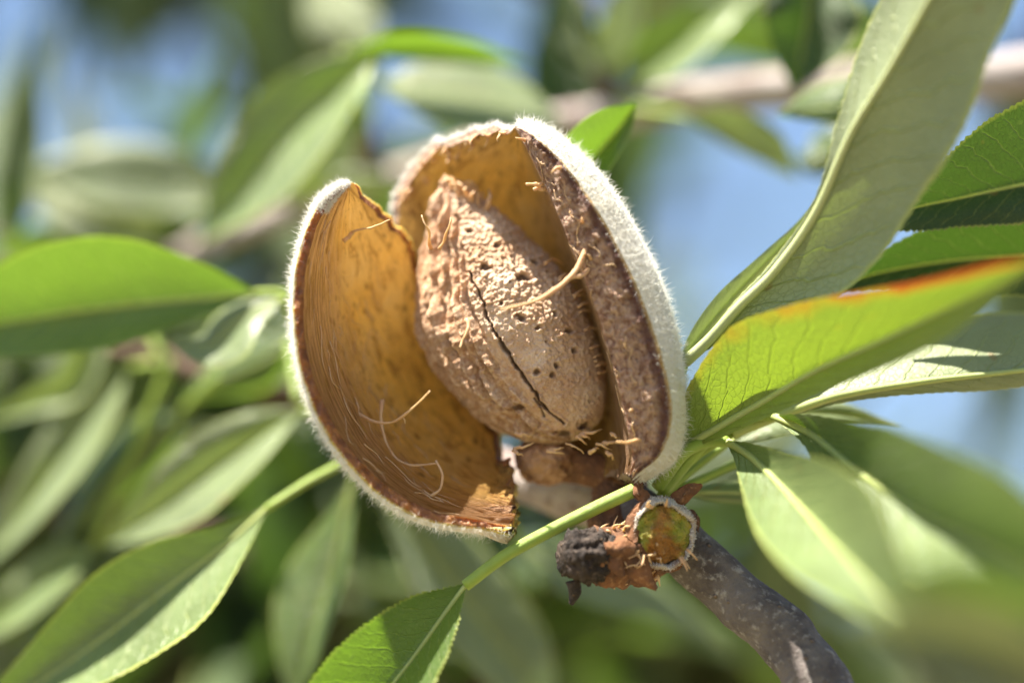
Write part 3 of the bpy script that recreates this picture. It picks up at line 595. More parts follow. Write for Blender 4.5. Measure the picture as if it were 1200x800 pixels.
# ------------------------------------------------------------------ hull valves: closed lofts, inner skin + cut margin + outer skin + seam
def valve(parent, name, inner, rim_out, outer, nu, N, RN, mats, seed, rimcols, jag=0.0, tear=0.05, crumple=.05, label=None, edgejag=0.0, seamjag=0.0):
    """inner: curves seam -> margin; rim_out: margin's outer edge; outer: curves from just past the margin back to the seam. Each curve runs tip -> base."""
    C_in = np.stack([cr(PP(c), nu) for c in inner], 1); C_out = np.stack([cr(PP(c), nu) for c in [rim_out] + outer], 1)
    rows = []
    for i in range(nu):
        a = cr(C_in[i], N); b = cr(C_out[i], N)
        w1 = np.linspace(0, 1, RN + 2)[1:-1, None]
        bulge = np.sin(np.pi * w1)
        mid_dir = (a[-1] - a[-3]); mid_dir = mid_dir / (np.linalg.norm(mid_dir) + 1e-9)
        r = a[-1] * (1 - w1) + b[0] * w1 + mid_dir * bulge * .035
        sm = b[-1] * (1 - w1) + a[0] * w1
        rows.append(np.concatenate([a, r, b, sm]))
    v = np.stack(rows)                                   # nu x K x 3
    k_ = 16
    for i in range(k_):                                  # the valve closes to a blunt point at its tip
        c0 = v[i].mean(0); v[i] = c0 + (v[i] - c0) * (.04 + .96 * math.sqrt(1 - (1 - i / k_) ** 2))
    K = v.shape[1]; q = np.arange(K); u = np.linspace(0, 1, nu)
    rimness = np.zeros(K); rimness[:N] = np.linspace(0, 1, N); rimness[N:N + RN] = 1; rimness[N + RN:2 * N + RN] = 0; rimness[2 * N + RN:] = .6
    rimpos = np.zeros(K); rimpos[N - 1:N + RN + 1] = np.linspace(0, 1, RN + 2); rimpos[N + RN:2 * N + RN] = 1; rimpos[2 * N + RN:] = np.linspace(1, 0, RN)
    flat = v.reshape(-1, 3)
    uvv = np.stack([np.repeat(u, K), np.tile(rimness, nu)], 1)
    isin = np.tile(q < N, nu); isrim = np.tile((q >= N) & (q < N + RN), nu); rimn = np.tile(rimness, nu)
    # relief: fibres running along the inner skin, a lumpy cut margin
    fx = np.stack([np.repeat(u, K) * 7, np.tile(np.arange(K) * 90.0 / N * .33, nu), np.full(nu * K, seed * 1.0)], 1)
    d = np.zeros(nu * K)
    d += np.where(isin, (.010 + .016 * sstep(.45, .8, rimn)) * fbm(fx, seed, 3) + .018 * fbm(flat * 3, seed + 2, 3) + .016 * fbm(flat * 8, seed + 3, 3), 0)
    d += np.where(isrim, .030 * fbm(flat * 9, seed + 4, 4) + .014 * fbm(flat * 26, seed + 8, 2), 0)
    lump = crumple * fbm(flat * .9, seed + 6, 2)
    flat = flat + np.array([0, 1, 0]) * (d + lump * .5)[:, None]
    if edgejag:                                          # ragged margin
        wgt = np.exp(-((np.abs(np.tile(q, nu) - (N + RN / 2))) / (N * .10)) ** 2)
        flat += (wgt * edgejag)[:, None] * np.stack([fbm(flat * 5, seed + 20, 3), 0 * d, fbm(flat * 5, seed + 21, 3)], 1)
    if seamjag:
        sd = np.minimum(np.tile(q, nu), np.abs(K - 1 - np.tile(q, nu))) ; sd = np.where(np.tile(q, nu) >= 2 * N + RN, 0, np.minimum(np.tile(q, nu), np.abs(2 * N + RN - np.tile(q, nu))))
        wgt = np.exp(-(sd / (N * .08)) ** 2)
        nz = fbm(np.repeat(v[:, 0], K, 0) * 4, seed + 30, 4)
        flat += (wgt * seamjag * nz)[:, None] * np.array([.8, 0.2, 1.0])
    wb = sstep(.93, 1, np.repeat(u, K))
    flat += (wb * tear)[:, None] * np.stack([fbm(np.stack([np.tile(q * .35, nu), flat[:, 2] * 0, flat[:, 2] * 0], 1), seed + 9, 3)] * 3, 1) * np.array([1, .2, 1])
    idx = np.arange(nu * K).reshape(nu, K); nx = np.roll(idx, -1, 1)
    f = np.stack([idx[:-1], nx[:-1], nx[1:], idx[1:]], -1).reshape(-1, 4)
    mcol = np.zeros(K, int); mcol[N - 1:N + RN] = 1; mcol[N + RN:2 * N + RN - 1] = 2; mcol[2 * N + RN - 1:] = 1
    mi = np.tile(mcol, nu - 1)
    caps = []; cm = []
    for i, fl in ((0, 1), (nu - 1, 0)):
        for j in range(N - 1):
            o0, o1 = idx[i, 2 * N + RN - 1 - j], idx[i, 2 * N + RN - 2 - j]
            qd = (idx[i, j], idx[i, j + 1], o1, o0); caps.append(qd[::-1] if not fl else qd); cm.append(1)
        rp = list(idx[i, N - 1:N + RN + 1]); caps.append(tuple(rp if fl else rp[::-1])); cm.append(1)
        sp = list(idx[i, 2 * N + RN - 1:]) + [idx[i, 0]]; caps.append(tuple(sp if fl else sp[::-1])); cm.append(1)
    faces = [tuple(x) for x in f.tolist()] + [tuple(int(k) for k in c) for c in caps]
    o = mesh_obj(name, flat, faces, mats, parent, uv=uvv, attrs={'rimness': rimn, 'rimpos': np.tile(rimpos, nu)}, mi=np.r_[mi, cm], label=label)
    bm = bmesh.new(); bm.from_mesh(o.data); bmesh.ops.recalc_face_normals(bm, faces=bm.faces); bm.to_mesh(o.data); bm.free()
    return o, flat.reshape(nu, K, 3), (N, RN)

def down(parent, base, nrm, seed, lmin=.05, lmax=.13, width=.0030, name='down', spread=.55, lean=(0, 0, 0)):
    """fine hairs: each a thin tapering blade bent once"""
    rg = np.random.default_rng(seed); n = len(base)
    d = nrm + rg.normal(0, spread, (n, 3)) * .6 + np.array(lean); d /= np.linalg.norm(d, axis=1)[:, None]
    L = rg.uniform(lmin, lmax, (n, 1)) * rg.uniform(.6, 1, (n, 1))
    d2 = d + rg.normal(0, .55, (n, 3)); d2 /= np.linalg.norm(d2, axis=1)[:, None]
    s = np.cross(d, rg.normal(0, 1, (n, 3))); s /= np.linalg.norm(s, axis=1)[:, None]
    p0 = base - d * .01; p1 = p0 + d * L * .55; p2 = p1 + d2 * L * .5
    V = np.stack([p0 - s * width, p0 + s * width, p1 - s * width * .7, p1 + s * width * .7, p2], 1).reshape(-1, 3)
    k = np.arange(n)[:, None] * 5
    F = np.concatenate([k + np.array([[0, 1, 3]]), k + np.array([[0, 3, 2]]), k + np.array([[2, 3, 4]])])
    o = mesh_obj(name, V, F, M['down'], parent); o['kind'] = 'stuff'
    return o
def grid_hair(parent, g, cols, n, seed, **kw):
    """random roots with normals on the outer columns of a valve grid; normals point away from the grid's middle"""
    rg = np.random.default_rng(seed); nu, K, _ = g.shape
    i = rg.uniform(0, nu - 2, n); j = rg.uniform(cols[0], cols[1] - 1, n)
    ii, jj = i.astype(int), j.astype(int); a = (i - ii)[:, None]; b = (j - jj)[:, None]
    p = g[ii, jj] * (1 - a) * (1 - b) + g[ii + 1, jj] * a * (1 - b) + g[ii, jj + 1] * (1 - a) * b + g[ii + 1, jj + 1] * a * b
    nr = np.cross(g[ii + 1, jj] - g[ii, jj], g[ii, jj + 1] - g[ii, jj]); nr /= np.linalg.norm(nr, axis=1)[:, None] + 1e-9
    # orient outwards: away from the inner skin at the same u
    cin = g[ii, 5:40].mean(1)
    # per-cell area weight keeps the cover even
    ar = np.linalg.norm(np.cross(g[ii + 1, jj] - g[ii, jj], g[ii, jj + 1] - g[ii, jj]), axis=1)
    keep = rg.uniform(0, 1, n) < ar / np.quantile(ar, .9)
    sg = np.sign((nr * (p - FRUIT_C)).sum(1)); nr *= sg[:, None]
    return down(parent, p[keep], nr[keep], seed, **kw)

FRUIT_C = P(590, 390, .5)
hull = thing('almond_hull', 'split open furry almond hull gaping around the nut, centre of the picture', 'hull', P(690, 560, .6))
# left valve
LI = [[(418, 226, .30), (440, 256, .55), (470, 285, .95), (500, 360, 1.35), (525, 430, 1.45), (552, 478, 1.35), (578, 515, 1.0), (592, 545, .6)],
      [(412, 222, .22), (428, 250, .50), (440, 305, .85), (448, 375, 1.05), (470, 445, 1.10), (505, 505, 1.0), (550, 550, .75), (595, 575, .4)],
      [(408, 219, .12), (402, 260, .28), (398, 320, .42), (404, 390, .50), (425, 455, .52), (462, 520, .48), (520, 570, .36), (597, 596, .15)],
      [(403, 216, -.02), (375, 257, -.13), (357, 325, -.26), (359, 405, -.35), (383, 481, -.37), (425, 543, -.35), (497, 595, -.26), (598, 615, -.10)]]
LRO = [(400, 210, -.02), (367, 250, -.16), (346, 318, -.30), (347, 405, -.40), (370, 484, -.42), (412, 550, -.40), (490, 607, -.30), (602, 624, -.12)]
LO = [[(400, 209, .08), (367, 247, .06), (345, 318, .0), (345.5, 407, -.05), (368.5, 487, -.05), (411, 554, -.05), (489, 611, -.02), (602, 629, .02)],
      [(404, 208, .30), (385, 246, .65), (375, 320, .85), (380, 400, .95), (402, 470, 1.0), (445, 535, .95), (515, 590, .75), (604, 615, .4)],
      [(412, 214, .42), (420, 245, .82), (430, 305, 1.25), (440, 375, 1.5), (462, 445, 1.55), (500, 505, 1.45), (552, 555, 1.15), (604, 585, .75)],
      [(422, 222, .45), (446, 250, .72), (476, 280, 1.15), (508, 358, 1.6), (532, 428, 1.7), (560, 476, 1.6), (586, 512, 1.25), (600, 545, .85)]]
lv, lg, (N_, RN_) = valve(hull, 'left_valve', LI, LRO, LO, 260, 110, 10, [M['hull_in'], M['hull_rim_l'], M['hull_out']], 11, None, tear=.06, seamjag=.05, edgejag=.012, label='amber lined left half of the hull')
# right valve: back wall and right side
RI = [[(602, 150, .20), (560, 160, .56), (515, 178, .98), (484, 208, 1.2), (472, 252, 1.28), (482, 310, 1.45), (530, 420, 1.6), (610, 520, 1.2), (655, 550, .9)],
      [(604, 152, .40), (575, 185, 1.15), (545, 225, 1.45), (528, 265, 1.60), (528, 310, 1.75), (545, 370, 1.85), (590, 450, 1.8), (645, 520, 1.4), (680, 550, 1.0)],
      [(606, 154, .40), (602, 200, 1.20), (608, 250, 1.55), (614, 300, 1.70), (622, 350, 1.8), (636, 410, 1.8), (660, 470, 1.65), (690, 525, 1.2), (705, 550, .8)],
      [(608, 156, .25), (628, 206, .75), (650, 262, .95), (672, 322, 1.05), (690, 380, 1.05), (704, 435, .95), (716, 485, .8), (725, 528, .5), (728, 553, .3)],
      [(608, 157, .02), (632, 202, -.08), (658, 262, -.18), (686, 330, -.26), (707, 390, -.30), (723, 445, -.32), (734, 495, -.28), (740, 530, -.2), (741, 551, -.1)]]
RRO = [(605, 145, -.02), (645, 175, -.18), (689, 229, -.31), (729, 298, -.41), (758, 364, -.46), (779, 430, -.47), (787, 485, -.43), (775, 530, -.32), (746, 556, -.18)]
RO = [[(601, 138, .06), (647, 157, -.02), (702, 210, -.14), (746, 282, -.22), (776, 352, -.26), (793, 422, -.28), (798, 483, -.25), (788, 534, -.15), (751, 561, -.05)],
      [(603, 138, .22), (651, 158, .30), (706, 212, .32), (750, 284, .34), (780, 354, .34), (798, 426, .34), (801, 490, .30), (788, 540, .28), (752, 564, .2)],
      [(606, 143, .6), (660, 190, 1.3), (705, 255, 1.75), (735, 325, 1.95), (752, 390, 2.0), (758, 450, 1.9), (754, 505, 1.6), (740, 545, 1.05), (728, 562, .7)],
      [(600, 145, .75), (600, 190, 1.65), (608, 245, 2.05), (614, 300, 2.2), (622, 350, 2.25), (636, 410, 2.25), (660, 470, 2.1), (690, 530, 1.55), (705, 560, 1.1)],
      [(598, 143, .40), (556, 153, .76), (508, 172, 1.18), (476, 204, 1.4), (464, 252, 1.48), (474, 312, 1.7), (522, 424, 1.85), (606, 528, 1.45), (655, 560, 1.1)]]
rv, rg_, _ = valve(hull, 'right_valve', RI, RRO, RO, 300, 130, 26, [M['hull_in_r'], M['hull_rim'], M['hull_out']], 23, None, tear=.05, seamjag=.11, edgejag=.02, crumple=.06, label='right half of the hull with thick brown margin and white furry back')
grid_hair(lv, lg, (110 + 10 - 2, 2 * 110 + 10 - 2), 22000, 5, lmin=.02, lmax=.07, width=.0022)
grid_hair(rv, rg_, (130 + 26 - 3, 2 * 130 + 26 - 2), 60000, 6, lmin=.03, lmax=.09, width=.0022)
def edge_down(parent, g, cols, urange, n, seed, outw, **kw):
    rg = np.random.default_rng(seed); i = rg.uniform(urange[0], urange[1], n).astype(int); j = rg.integers(cols[0], cols[1], n)
    p = g[i, j] + rg.normal(0, .008, (n, 3))
    nr = p - FRUIT_C; nr /= np.linalg.norm(nr, axis=1)[:, None]
    nr = nr + np.array(outw); nr /= np.linalg.norm(nr, axis=1)[:, None]
    down(parent, p, nr, seed, **kw)
edge_down(lv, lg, (118, 128), (0, 258), 2600, 7, (0, -.2, 0), lmin=.05, lmax=.15, width=.0022, spread=.9)
edge_down(lv, lg, (100, 135), (0, 26), 4200, 9, (0, -.5, .2), lmin=.04, lmax=.12, width=.0022, spread=1.1)
edge_down(rv, rg_, (2 * 130 + 26 - 8, 2 * 130 + 26 + 6), (0, 150), 4200, 8, (0, -.3, .3), lmin=.04, lmax=.11)

def fine_fibres(parent, g, jr, ur, n, seed, rmax=.011, lift=.012, length=(.05, .22)):
    rg = np.random.default_rng(seed); nu, K, _ = g.shape; V = []; F = []; off = 0
    for k in range(n):
        a = rg.uniform(*ur); L = rg.uniform(*length); j = rg.uniform(*jr); dj = rg.normal(0, 5)
        t = np.linspace(0, 1, 12); ui = np.clip((a + L * t) * (nu - 1), 0, nu - 2).astype(int); ji = np.clip(j + dj * t + 1.5 * np.sin(t * 7 + k), jr[0], jr[1]).astype(int)
        c = g[ui, ji].copy(); c = (c + np.roll(c, 1, 0) + np.roll(c, -1, 0)) / 3; c = c[1:-1]
        c[:, 1] -= lift * (1 + 1.5 * np.sin(np.linspace(0, 3.1, 10)) * rg.uniform(0, 1)); c[:, 0] += rg.uniform(-.004, .012)
        v, f, _ = tube(c, rg.uniform(.004, rmax) * np.linspace(1, .5, 10), 5); V.append(v); F += [tuple(i + off for i in q) for q in f]; off += len(v)
    o = mesh_obj('fine_fibres', np.concatenate(V), F, M['fibre'], parent, uv=np.zeros((off, 2))); o['kind'] = 'stuff'
fine_fibres(lv, lg, (78, 108), (.08, .85), 34, 51, .009, length=(.03, .14))
fine_fibres(lv, lg, (30, 80), (.25, .85), 40, 52, .006, length=(.03, .08))
fine_fibres(rv, rg_, (118, 148), (.05, .85), 45, 53, .009, length=(.02, .08))
edge_down(rv, rg_, (130 + 26, 130 + 26 + 62), (4, 292), 3600, 61, (.15, 0, .15), lmin=.09, lmax=.19, width=.0020, spread=1.0)
edge_down(lv, lg, (120, 146), (0, 250), 1500, 62, (-.15, 0, 0), lmin=.09, lmax=.19, width=.0020, spread=1.0)
# stalk end under the nut, joined to the hull
def blob(parent, name, c, rx, ry, rz, mat, seed, rough=.12, n=36, fine=7, label=None):
    th = np.linspace(0, math.pi, n); ph = np.linspace(0, 2 * math.pi, 2 * n, endpoint=False)
    T, Ph = np.meshgrid(th, ph, indexing='ij')
    d = np.stack([np.sin(T) * np.cos(Ph), np.sin(T) * np.sin(Ph), np.cos(T)], -1).reshape(-1, 3)
    v = d * (1 + rough * fbm(d * fine * .5 + seed, seed, 4))[:, None] * np.array([rx, ry, rz]) + c
    idx = np.arange(n * 2 * n).reshape(n, 2 * n); nx = np.roll(idx, -1, 1)
    f = np.stack([idx[:-1], nx[:-1], nx[1:], idx[1:]], -1).reshape(-1, 4)
    return mesh_obj(name, v, f, M[mat], parent, uv=np.stack([T.ravel(), Ph.ravel()], 1), label=label)
g = G('stalk_end_brown'); ob = g.obj()
c = g.mix(g.ramp(g.noise(ob, 420, 4, .6), .35, .65), (.20, .085, .035), (.44, .25, .14))
M['stalk'] = g.out(g.n('BsdfPrincipled', Base_Color=c, Roughness=.75, Normal=g.bump(g.noise(ob, 900, 4), .0008)))
blob(hull, 'stalk_end', P(641, 538, .95), .34, .34, .27, 'stalk', 3)
c = cr(PP([(660, 545, 1.0), (700, 552, .9), (735, 575, .8), (760, 600, .65)]), 24)
v, f, uv = tube(c, np.linspace(.20, .17, 24), 14, .15, 5); mesh_obj('stalk', v, f, M['scale'], hull, uv=uv)

# ------------------------------------------------------------------ the nut in its shell
def nut_mat():
    g = G('almond_shell'); ob = g.obj(); pit = g.attr('pit'); side = g.attr('keel')
    n1 = g.noise(ob, 230, 4, .6); n2 = g.noise(ob, 2200, 4, .65); n3 = g.noise(ob, 5200, 2, .6)
    col = g.mix(g.ramp(n1, .34, .68), (.52, .315, .19), (.71, .52, .38))
    col = g.mix(g.math('MULTIPLY', g.ramp(n2, .5, .72), .6), col, (.74, .58, .44))
    kc = g.mix(g.ramp(n2, .36, .64), (.36, .18, .085), (.64, .44, .29))
    col = g.mix(g.math('MULTIPLY', side, .75), col, kc)
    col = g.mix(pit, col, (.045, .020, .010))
    h = g.math('ADD', n2, g.math('MULTIPLY', n3, .45))
    return g.out(g.n('BsdfPrincipled', Base_Color=col, Roughness=.85, Specular_IOR_Level=.2, Normal=g.bump(h, .00045, .9), Subsurface_Weight=.12, Subsurface_Radius=(.003, .0018, .001), Subsurface_Scale=.3))
M['shell'] = nut_mat()
nut = thing('almond_nut', 'almond in its pitted tan shell with a long crack, lying in the open hull', 'almond', P(660, 515, .4))
NL = [(520, 206), (511, 235), (499, 285), (492, 335), (493, 375), (506, 415), (531, 452), (566, 488), (604, 510), (642, 518), (668, 517)]
NR = [(522, 206), (546, 218), (580, 245), (619, 280), (654, 316), (681, 354), (700, 395), (709, 430), (710, 462), (704, 488), (682, 513)]
nt, nth = 420, 460
Lc = cr([(*p, 0) for p in NL], nt, False); Rc = cr([(*p, 0) for p in NR], nt, False)
u = np.linspace(0, 1, nt)
thn = np.linspace(0, 1, nth, endpoint=False); th = 2 * math.pi * thn
cen = (Lc + Rc) / 2; e1 = (Rc - Lc) / 2
hw = np.linalg.norm(e1, axis=1)
cd = np.interp(u, [0, .5, 1], [1.05, .84, .72])                 # centre depth, cm
cenw = np.array([P(a, b, d) for (a, b, _), d in zip(cen, cd)])
lw = np.array([P(a, b, d) for (a, b, _), d in zip(Lc, cd)]); rw = np.array([P(a, b, d) for (a, b, _), d in zip(Rc, cd)])
E1 = (rw - lw) / 2; H = np.linalg.norm(E1, axis=1) * .74
ct, st_ = np.cos(th), np.sin(th)
# section: rounded on the right, pinched to a keel on the left
pin = np.where(ct < 0, 1 - .30 * (-ct) ** 2.2, 1.0)
v = cenw[:, None] + ct[None, :, None] * E1[:, None] + (st_ * pin)[None, :, None] * H[:, None, None] * np.array([0, -1.0, 0])
v = v.reshape(-1, 3)
nr = ct[None, :, None] * (E1 / (np.linalg.norm(E1, axis=1) + 1e-6)[:, None])[:, None] + st_[None, :, None] * np.array([0, -1.0, 0])[None, None]
nr = nr.reshape(-1, 3) / np.linalg.norm(nr.reshape(-1, 3), axis=1)[:, None]
U = np.repeat(u, nth); TH = np.tile(th, nt)
px = to_px(v); front = np.tile(st_ > -.05, nt)
def poly_dist(px, pts):
    best = np.full(len(px), 1e9); par = np.zeros(len(px)); pts = np.array(pts, float)
    for k in range(len(pts) - 1):
        a, b = pts[k], pts[k + 1]; ab = b - a; t = np.clip(((px - a) @ ab) / (ab @ ab), 0, 1)
        d = np.linalg.norm(px - a - t[:, None] * ab, axis=1); m = d < best; best[m] = d[m]; par[m] = (k + t[m]) / (len(pts) - 1)
    return best, par
keel = sstep(1.75, 2.1, TH + .12 * fbm(np.stack([U * 6, TH, U * 0], 1), 77, 3)) * sstep(4.6, 3.9, TH)                      # grooved left flank
taper = sstep(0, .05, U) * sstep(1, .95, U)
disp = np.zeros(len(v))
disp += .045 * fbm(v * 1.6, 1, 2)
gran = fbm(v * 17, 2, 3); gran2 = fbm(v * 38, 3, 2)
soft = .45 + .55 * sstep(.75, .35, U)                                  # the lower half is worn smoother
disp += (1 - keel) * soft * (.024 * np.abs(gran) * 1.3 + .017 * gran2)
# long grooves and flaking ridges on the flank
wob = .10 * fbm(np.stack([U * 9, TH * 2, U * 0], 1), 7, 3)
keel *= sstep(.02, .16, U)
gr = np.abs(((TH + wob) * 2.9) % 1.0 - .5) * 2
disp += keel * (.075 * (gr - .5) + .040 * fbm(np.stack([U * 9, TH * 18, U * 0], 1), 9, 3) + .014 * fbm(v * 24, 19, 2))
rw_ = 3.0 * fbm(np.stack([U * 26, TH * 1.5, U * 0], 1), 61, 3)
for pts_, hh in (([(519, 212), (507, 255), (503, 300), (506, 350), (520, 400), (545, 445), (580, 485), (620, 508)], .06), ([(522, 225), (516, 270), (516, 320), (522, 370), (540, 420), (570, 465), (612, 502)], .07),
                 ([(530, 255), (527, 310), (533, 352), (546, 397), (566, 437), (592, 472), (628, 499)], .06), ([(536, 290), (540, 340), (553, 390), (575, 432)], .045), ([(512, 330), (512, 370), (528, 412)], .03), ([(600, 455), (622, 480), (645, 497)], .03)):
    pw = px + np.stack([rw_, rw_ * .25], 1); dd_, pp_ = poly_dist(pw, pts_)
    gd_, _q = poly_dist(pw - [5.5, -1], pts_)
    brk = sstep(-.35, .2, vn(np.stack([U * 19, np.full(len(U), hh * 300), U * 0], 1), 71))
    hh *= 1.5
    disp += np.where(front, brk * (hh * np.exp(-(dd_ / 2.6) ** 2)) - .8 * hh * np.exp(-(gd_ / 2.8) ** 2), 0)
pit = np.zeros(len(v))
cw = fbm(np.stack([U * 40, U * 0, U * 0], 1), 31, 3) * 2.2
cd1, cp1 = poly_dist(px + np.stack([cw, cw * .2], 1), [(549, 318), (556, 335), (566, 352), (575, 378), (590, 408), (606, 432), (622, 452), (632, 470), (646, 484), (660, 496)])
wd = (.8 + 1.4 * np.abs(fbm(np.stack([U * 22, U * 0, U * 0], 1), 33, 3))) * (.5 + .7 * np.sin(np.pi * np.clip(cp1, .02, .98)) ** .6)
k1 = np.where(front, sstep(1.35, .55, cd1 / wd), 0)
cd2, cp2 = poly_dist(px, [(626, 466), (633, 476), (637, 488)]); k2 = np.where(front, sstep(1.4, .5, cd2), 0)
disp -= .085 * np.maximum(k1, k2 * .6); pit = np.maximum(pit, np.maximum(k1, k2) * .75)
disp += np.where(front, .020 * np.exp(-((cd1 - 3.6) / 1.6) ** 2) * (cp1 > .02) * (1 + gran), 0)
for (x, y, r, sx) in [(539, 239, 3.2, 1), (553, 249, 3.2, 1), (550, 270, 4.5, 1.5), (584, 287, 4, 1.3), (570, 313, 6, 1.5), (615, 325, 6.5, 1.9), (588, 355, 4.2, 1), (612, 372, 6, 1.8), (631, 385, 4.5, 1.1), (650, 368, 4.5, .8), (667, 388, 4.5, 1.5),
                      (630, 435, 5.2, 1), (653, 428, 4.6, 1), (648, 439, 4.6, 1), (627, 306, 4, 1.6), (641, 318, 4, 1), (674, 410, 4.5, 1.2), (693, 436, 3.5, .8), (600, 300, 2.5, 1), (525, 260, 2, 1), (583, 470, 4, .6), (604, 478, 5, 2.0), (660, 508, 6, 2.5), (684, 498, 6, 1.8), (690, 470, 3, .7), (563, 290, 2.2, 1), (597, 330, 2.4, 1), (640, 400, 2.4, 1)]:
    r *= .82; dxy = px - [x, y]; q = np.sqrt((dxy[:, 0] / sx) ** 2 + dxy[:, 1] ** 2) / r
    q = q + .40 * gran + .15 * gran2
    m = np.where(front, sstep(1.15, .55, q), 0)
    disp -= .060 * m * min(1, r / 4.5); disp += np.where(front, .012 * np.exp(-((q - 1.35) / .25) ** 2), 0)
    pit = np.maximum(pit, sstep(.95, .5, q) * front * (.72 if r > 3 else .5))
# peeling flakes at the base
disp += sstep(.86, .97, U) * .05 * fbm(np.stack([U * 30, TH * 7, U * 0], 1), 15, 3)
v = v + nr * (disp * taper)[:, None]
idx = np.arange(nt * nth).reshape(nt, nth); nx = np.roll(idx, -1, 1)
f = np.stack([idx[:-1], idx[1:], nx[1:], nx[:-1]], -1).reshape(-1, 4).tolist()
f += [tuple(idx[0].tolist()), tuple(idx[-1][::-1].tolist())]
shell = mesh_obj('shell', v, f, M['shell'], nut, attrs={'pit': pit, 'keel': keel})
bm = bmesh.new(); bm.from_mesh(shell.data); bmesh.ops.recalc_face_normals(bm, faces=bm.faces); bm.to_mesh(shell.data); bm.free()

# ---- dry fibres
def fibre(parent, pts, r0=.022, r1=.008, n=26, seed=0, name='fibre'):
    c = cr(PP(pts), n); c = c + .012 * np.stack([fbm(np.stack([np.linspace(0, 4, n), np.full(n, seed), np.full(n, k)], 1), seed + k, 2) for k in range(3)], 1)
    v, f, uv = tube(c, np.linspace(r0, r1, n) * (1 + .3 * vn(np.stack([np.linspace(0, 6, n)] * 3, 1) + seed, seed)), 8, .22, seed, .6, 24)
    return mesh_obj(name, v, f, M['fibre'], parent, uv=uv)
fibre(hull, [(684, 252, -.1), (688, 280, -.25), (682, 305, -.35), (668, 325, -.42), (640, 345, -.5), (610, 357, -.55), (586, 362, -.5)], .036, .014, 40, 1)
fibre(hull, [(668, 325, -.42), (682, 322, -.36), (691, 312, -.28), (693, 302, -.2)], .026, .018, 20, 2)
fibre(hull, [(642, 203, .1), (638, 213, .0), (628, 217, -.05), (617, 216, -.05)], .026, .016, 16, 3)
fibre(hull, [(648, 219, .05), (636, 222, .0), (624, 221, -.02)], .026, .020, 16, 4)
fibre(lv, [(396, 460, .35), (412, 478, .3), (432, 492, .15), (452, 496, .0), (470, 489, -.12), (488, 475, -.2), (505, 457, -.25)], .020, .010, 40, 5)
fibre(lv, [(472, 489, -.12), (475, 496, -.12)], .010, .006, 8, 6)
fibre(lv, [(449, 468, .5), (446, 492, .42), (452, 518, .36), (466, 538, .30), (486, 546, .22), (511, 541, .12)], .022, .010, 34, 7)
fibre(lv, [(511, 541, .12), (519, 556, .06), (515, 572, .05), (500, 583, .08), (478, 588, .12), (455, 582, .2)], .016, .010, 26, 8)
fibre(lv, [(382, 450, .1), (400, 490, .1), (430, 530, .12), (465, 565, .18), (500, 582, .2)], .018, .012, 34, 9)
fibre(hull, [(752, 514, -.3), (735, 517, -.45), (722, 516, -.5)], .022, .010, 14, 10)
fibre(hull, [(748, 488, -.25), (744, 487, -.36)], .022, .018, 8, 11)
fibre(nut, [(504, 292, .2), (502, 272, .1), (493, 253, .1)], .020, .008, 14, 12)
fibre(nut, [(546, 372, -.15), (548, 385, -.22), (543, 398, -.25), (540, 408, -.28)], .020, .008, 16, 13)
fibre(nut, [(516, 292, .1), (525, 268, .0), (529, 256, -.02)], .018, .008, 14, 14)
fibre(lv, [(413, 273, .3), (430, 268, .2), (446, 262, .15), (456, 257, .1)], .014, .006, 16, 15)
fibre(lv, [(404, 282, .32), (413, 272, .3)], .030, .018, 8, 16)
RNG = random.Random(4)
for k in range(16):                        # ragged tufts round the tip of the nut
    x = RNG.uniform(528, 570); y = 214 + (x - 528) * .62; a = RNG.uniform(-2.4, -.6); L = RNG.uniform(10, 24)
    d = .92 + RNG.uniform(-.12, .1); b_ = a + RNG.uniform(-1.2, 1.2)
    fibre(nut, [(x, y + 8, d), (x + math.cos(a) * L * .5, y + math.sin(a) * L * .4, d - .05), (x + math.cos(a) * L * .5 + math.cos(b_) * L * .5, y + math.sin(a) * L * .4 + math.sin(b_) * L * .4, d + RNG.uniform(-.1, .1))], RNG.uniform(.012, .035), .006, 12, 40 + k)
for k in range(14):                        # fibres between the nut and the back wall
    t_ = RNG.uniform(.2, .95); x = np.interp(t_, [0, .5, 1], [600, 672, 706]); y = np.interp(t_, [0, .5, 1], [265, 345, 450])
    fibre(hull, [(x, y, .45), (x + 9, y - 3 + RNG.uniform(-3, 3), .55), (x + 22, y + RNG.uniform(-6, 6), .8)], .018, .010, 10, 70 + k)
for k in range(14):                        # torn shreds at the base
    x = RNG.uniform(600, 720); y = 512 + abs(x - 670) * -.02 + RNG.uniform(-4, 20); L = RNG.uniform(10, 26); a = RNG.uniform(-.6, 1.2)
    fibre(hull, [(x, y, .35), (x + L * .5, y + L * .3 * a, .3), (x + L, y + L * .7 * a, .38)], RNG.uniform(.012, .03), .006, 12, 100 + k)
for k in range(34):                        # shreds along the thick margin and the torn top edge
    if k < 6:
        t_ = RNG.uniform(0, 1); i = int(t_ * 250) + 10; p = rg_[i, RNG.randint(128, 150)]
    else:
        i = RNG.randint(4, 110); p = rg_[i, RNG.randint(0, 8)]
    q = p + np.array([RNG.uniform(-.12, .02), RNG.uniform(-.12, -.02), RNG.uniform(-.12, .06)])
    m_ = (p + q) / 2 + np.array([RNG.uniform(-.03, .03), -.03, RNG.uniform(-.03, .03)])
    cc = cr(np.stack([p, m_, q]), 8); v, f, uv = tube(cc, np.linspace(RNG.uniform(.015, .03), .006, 8), 6, .15, k)
    mesh_obj('fibre', v, f, M['fibre'], hull, uv=uv)

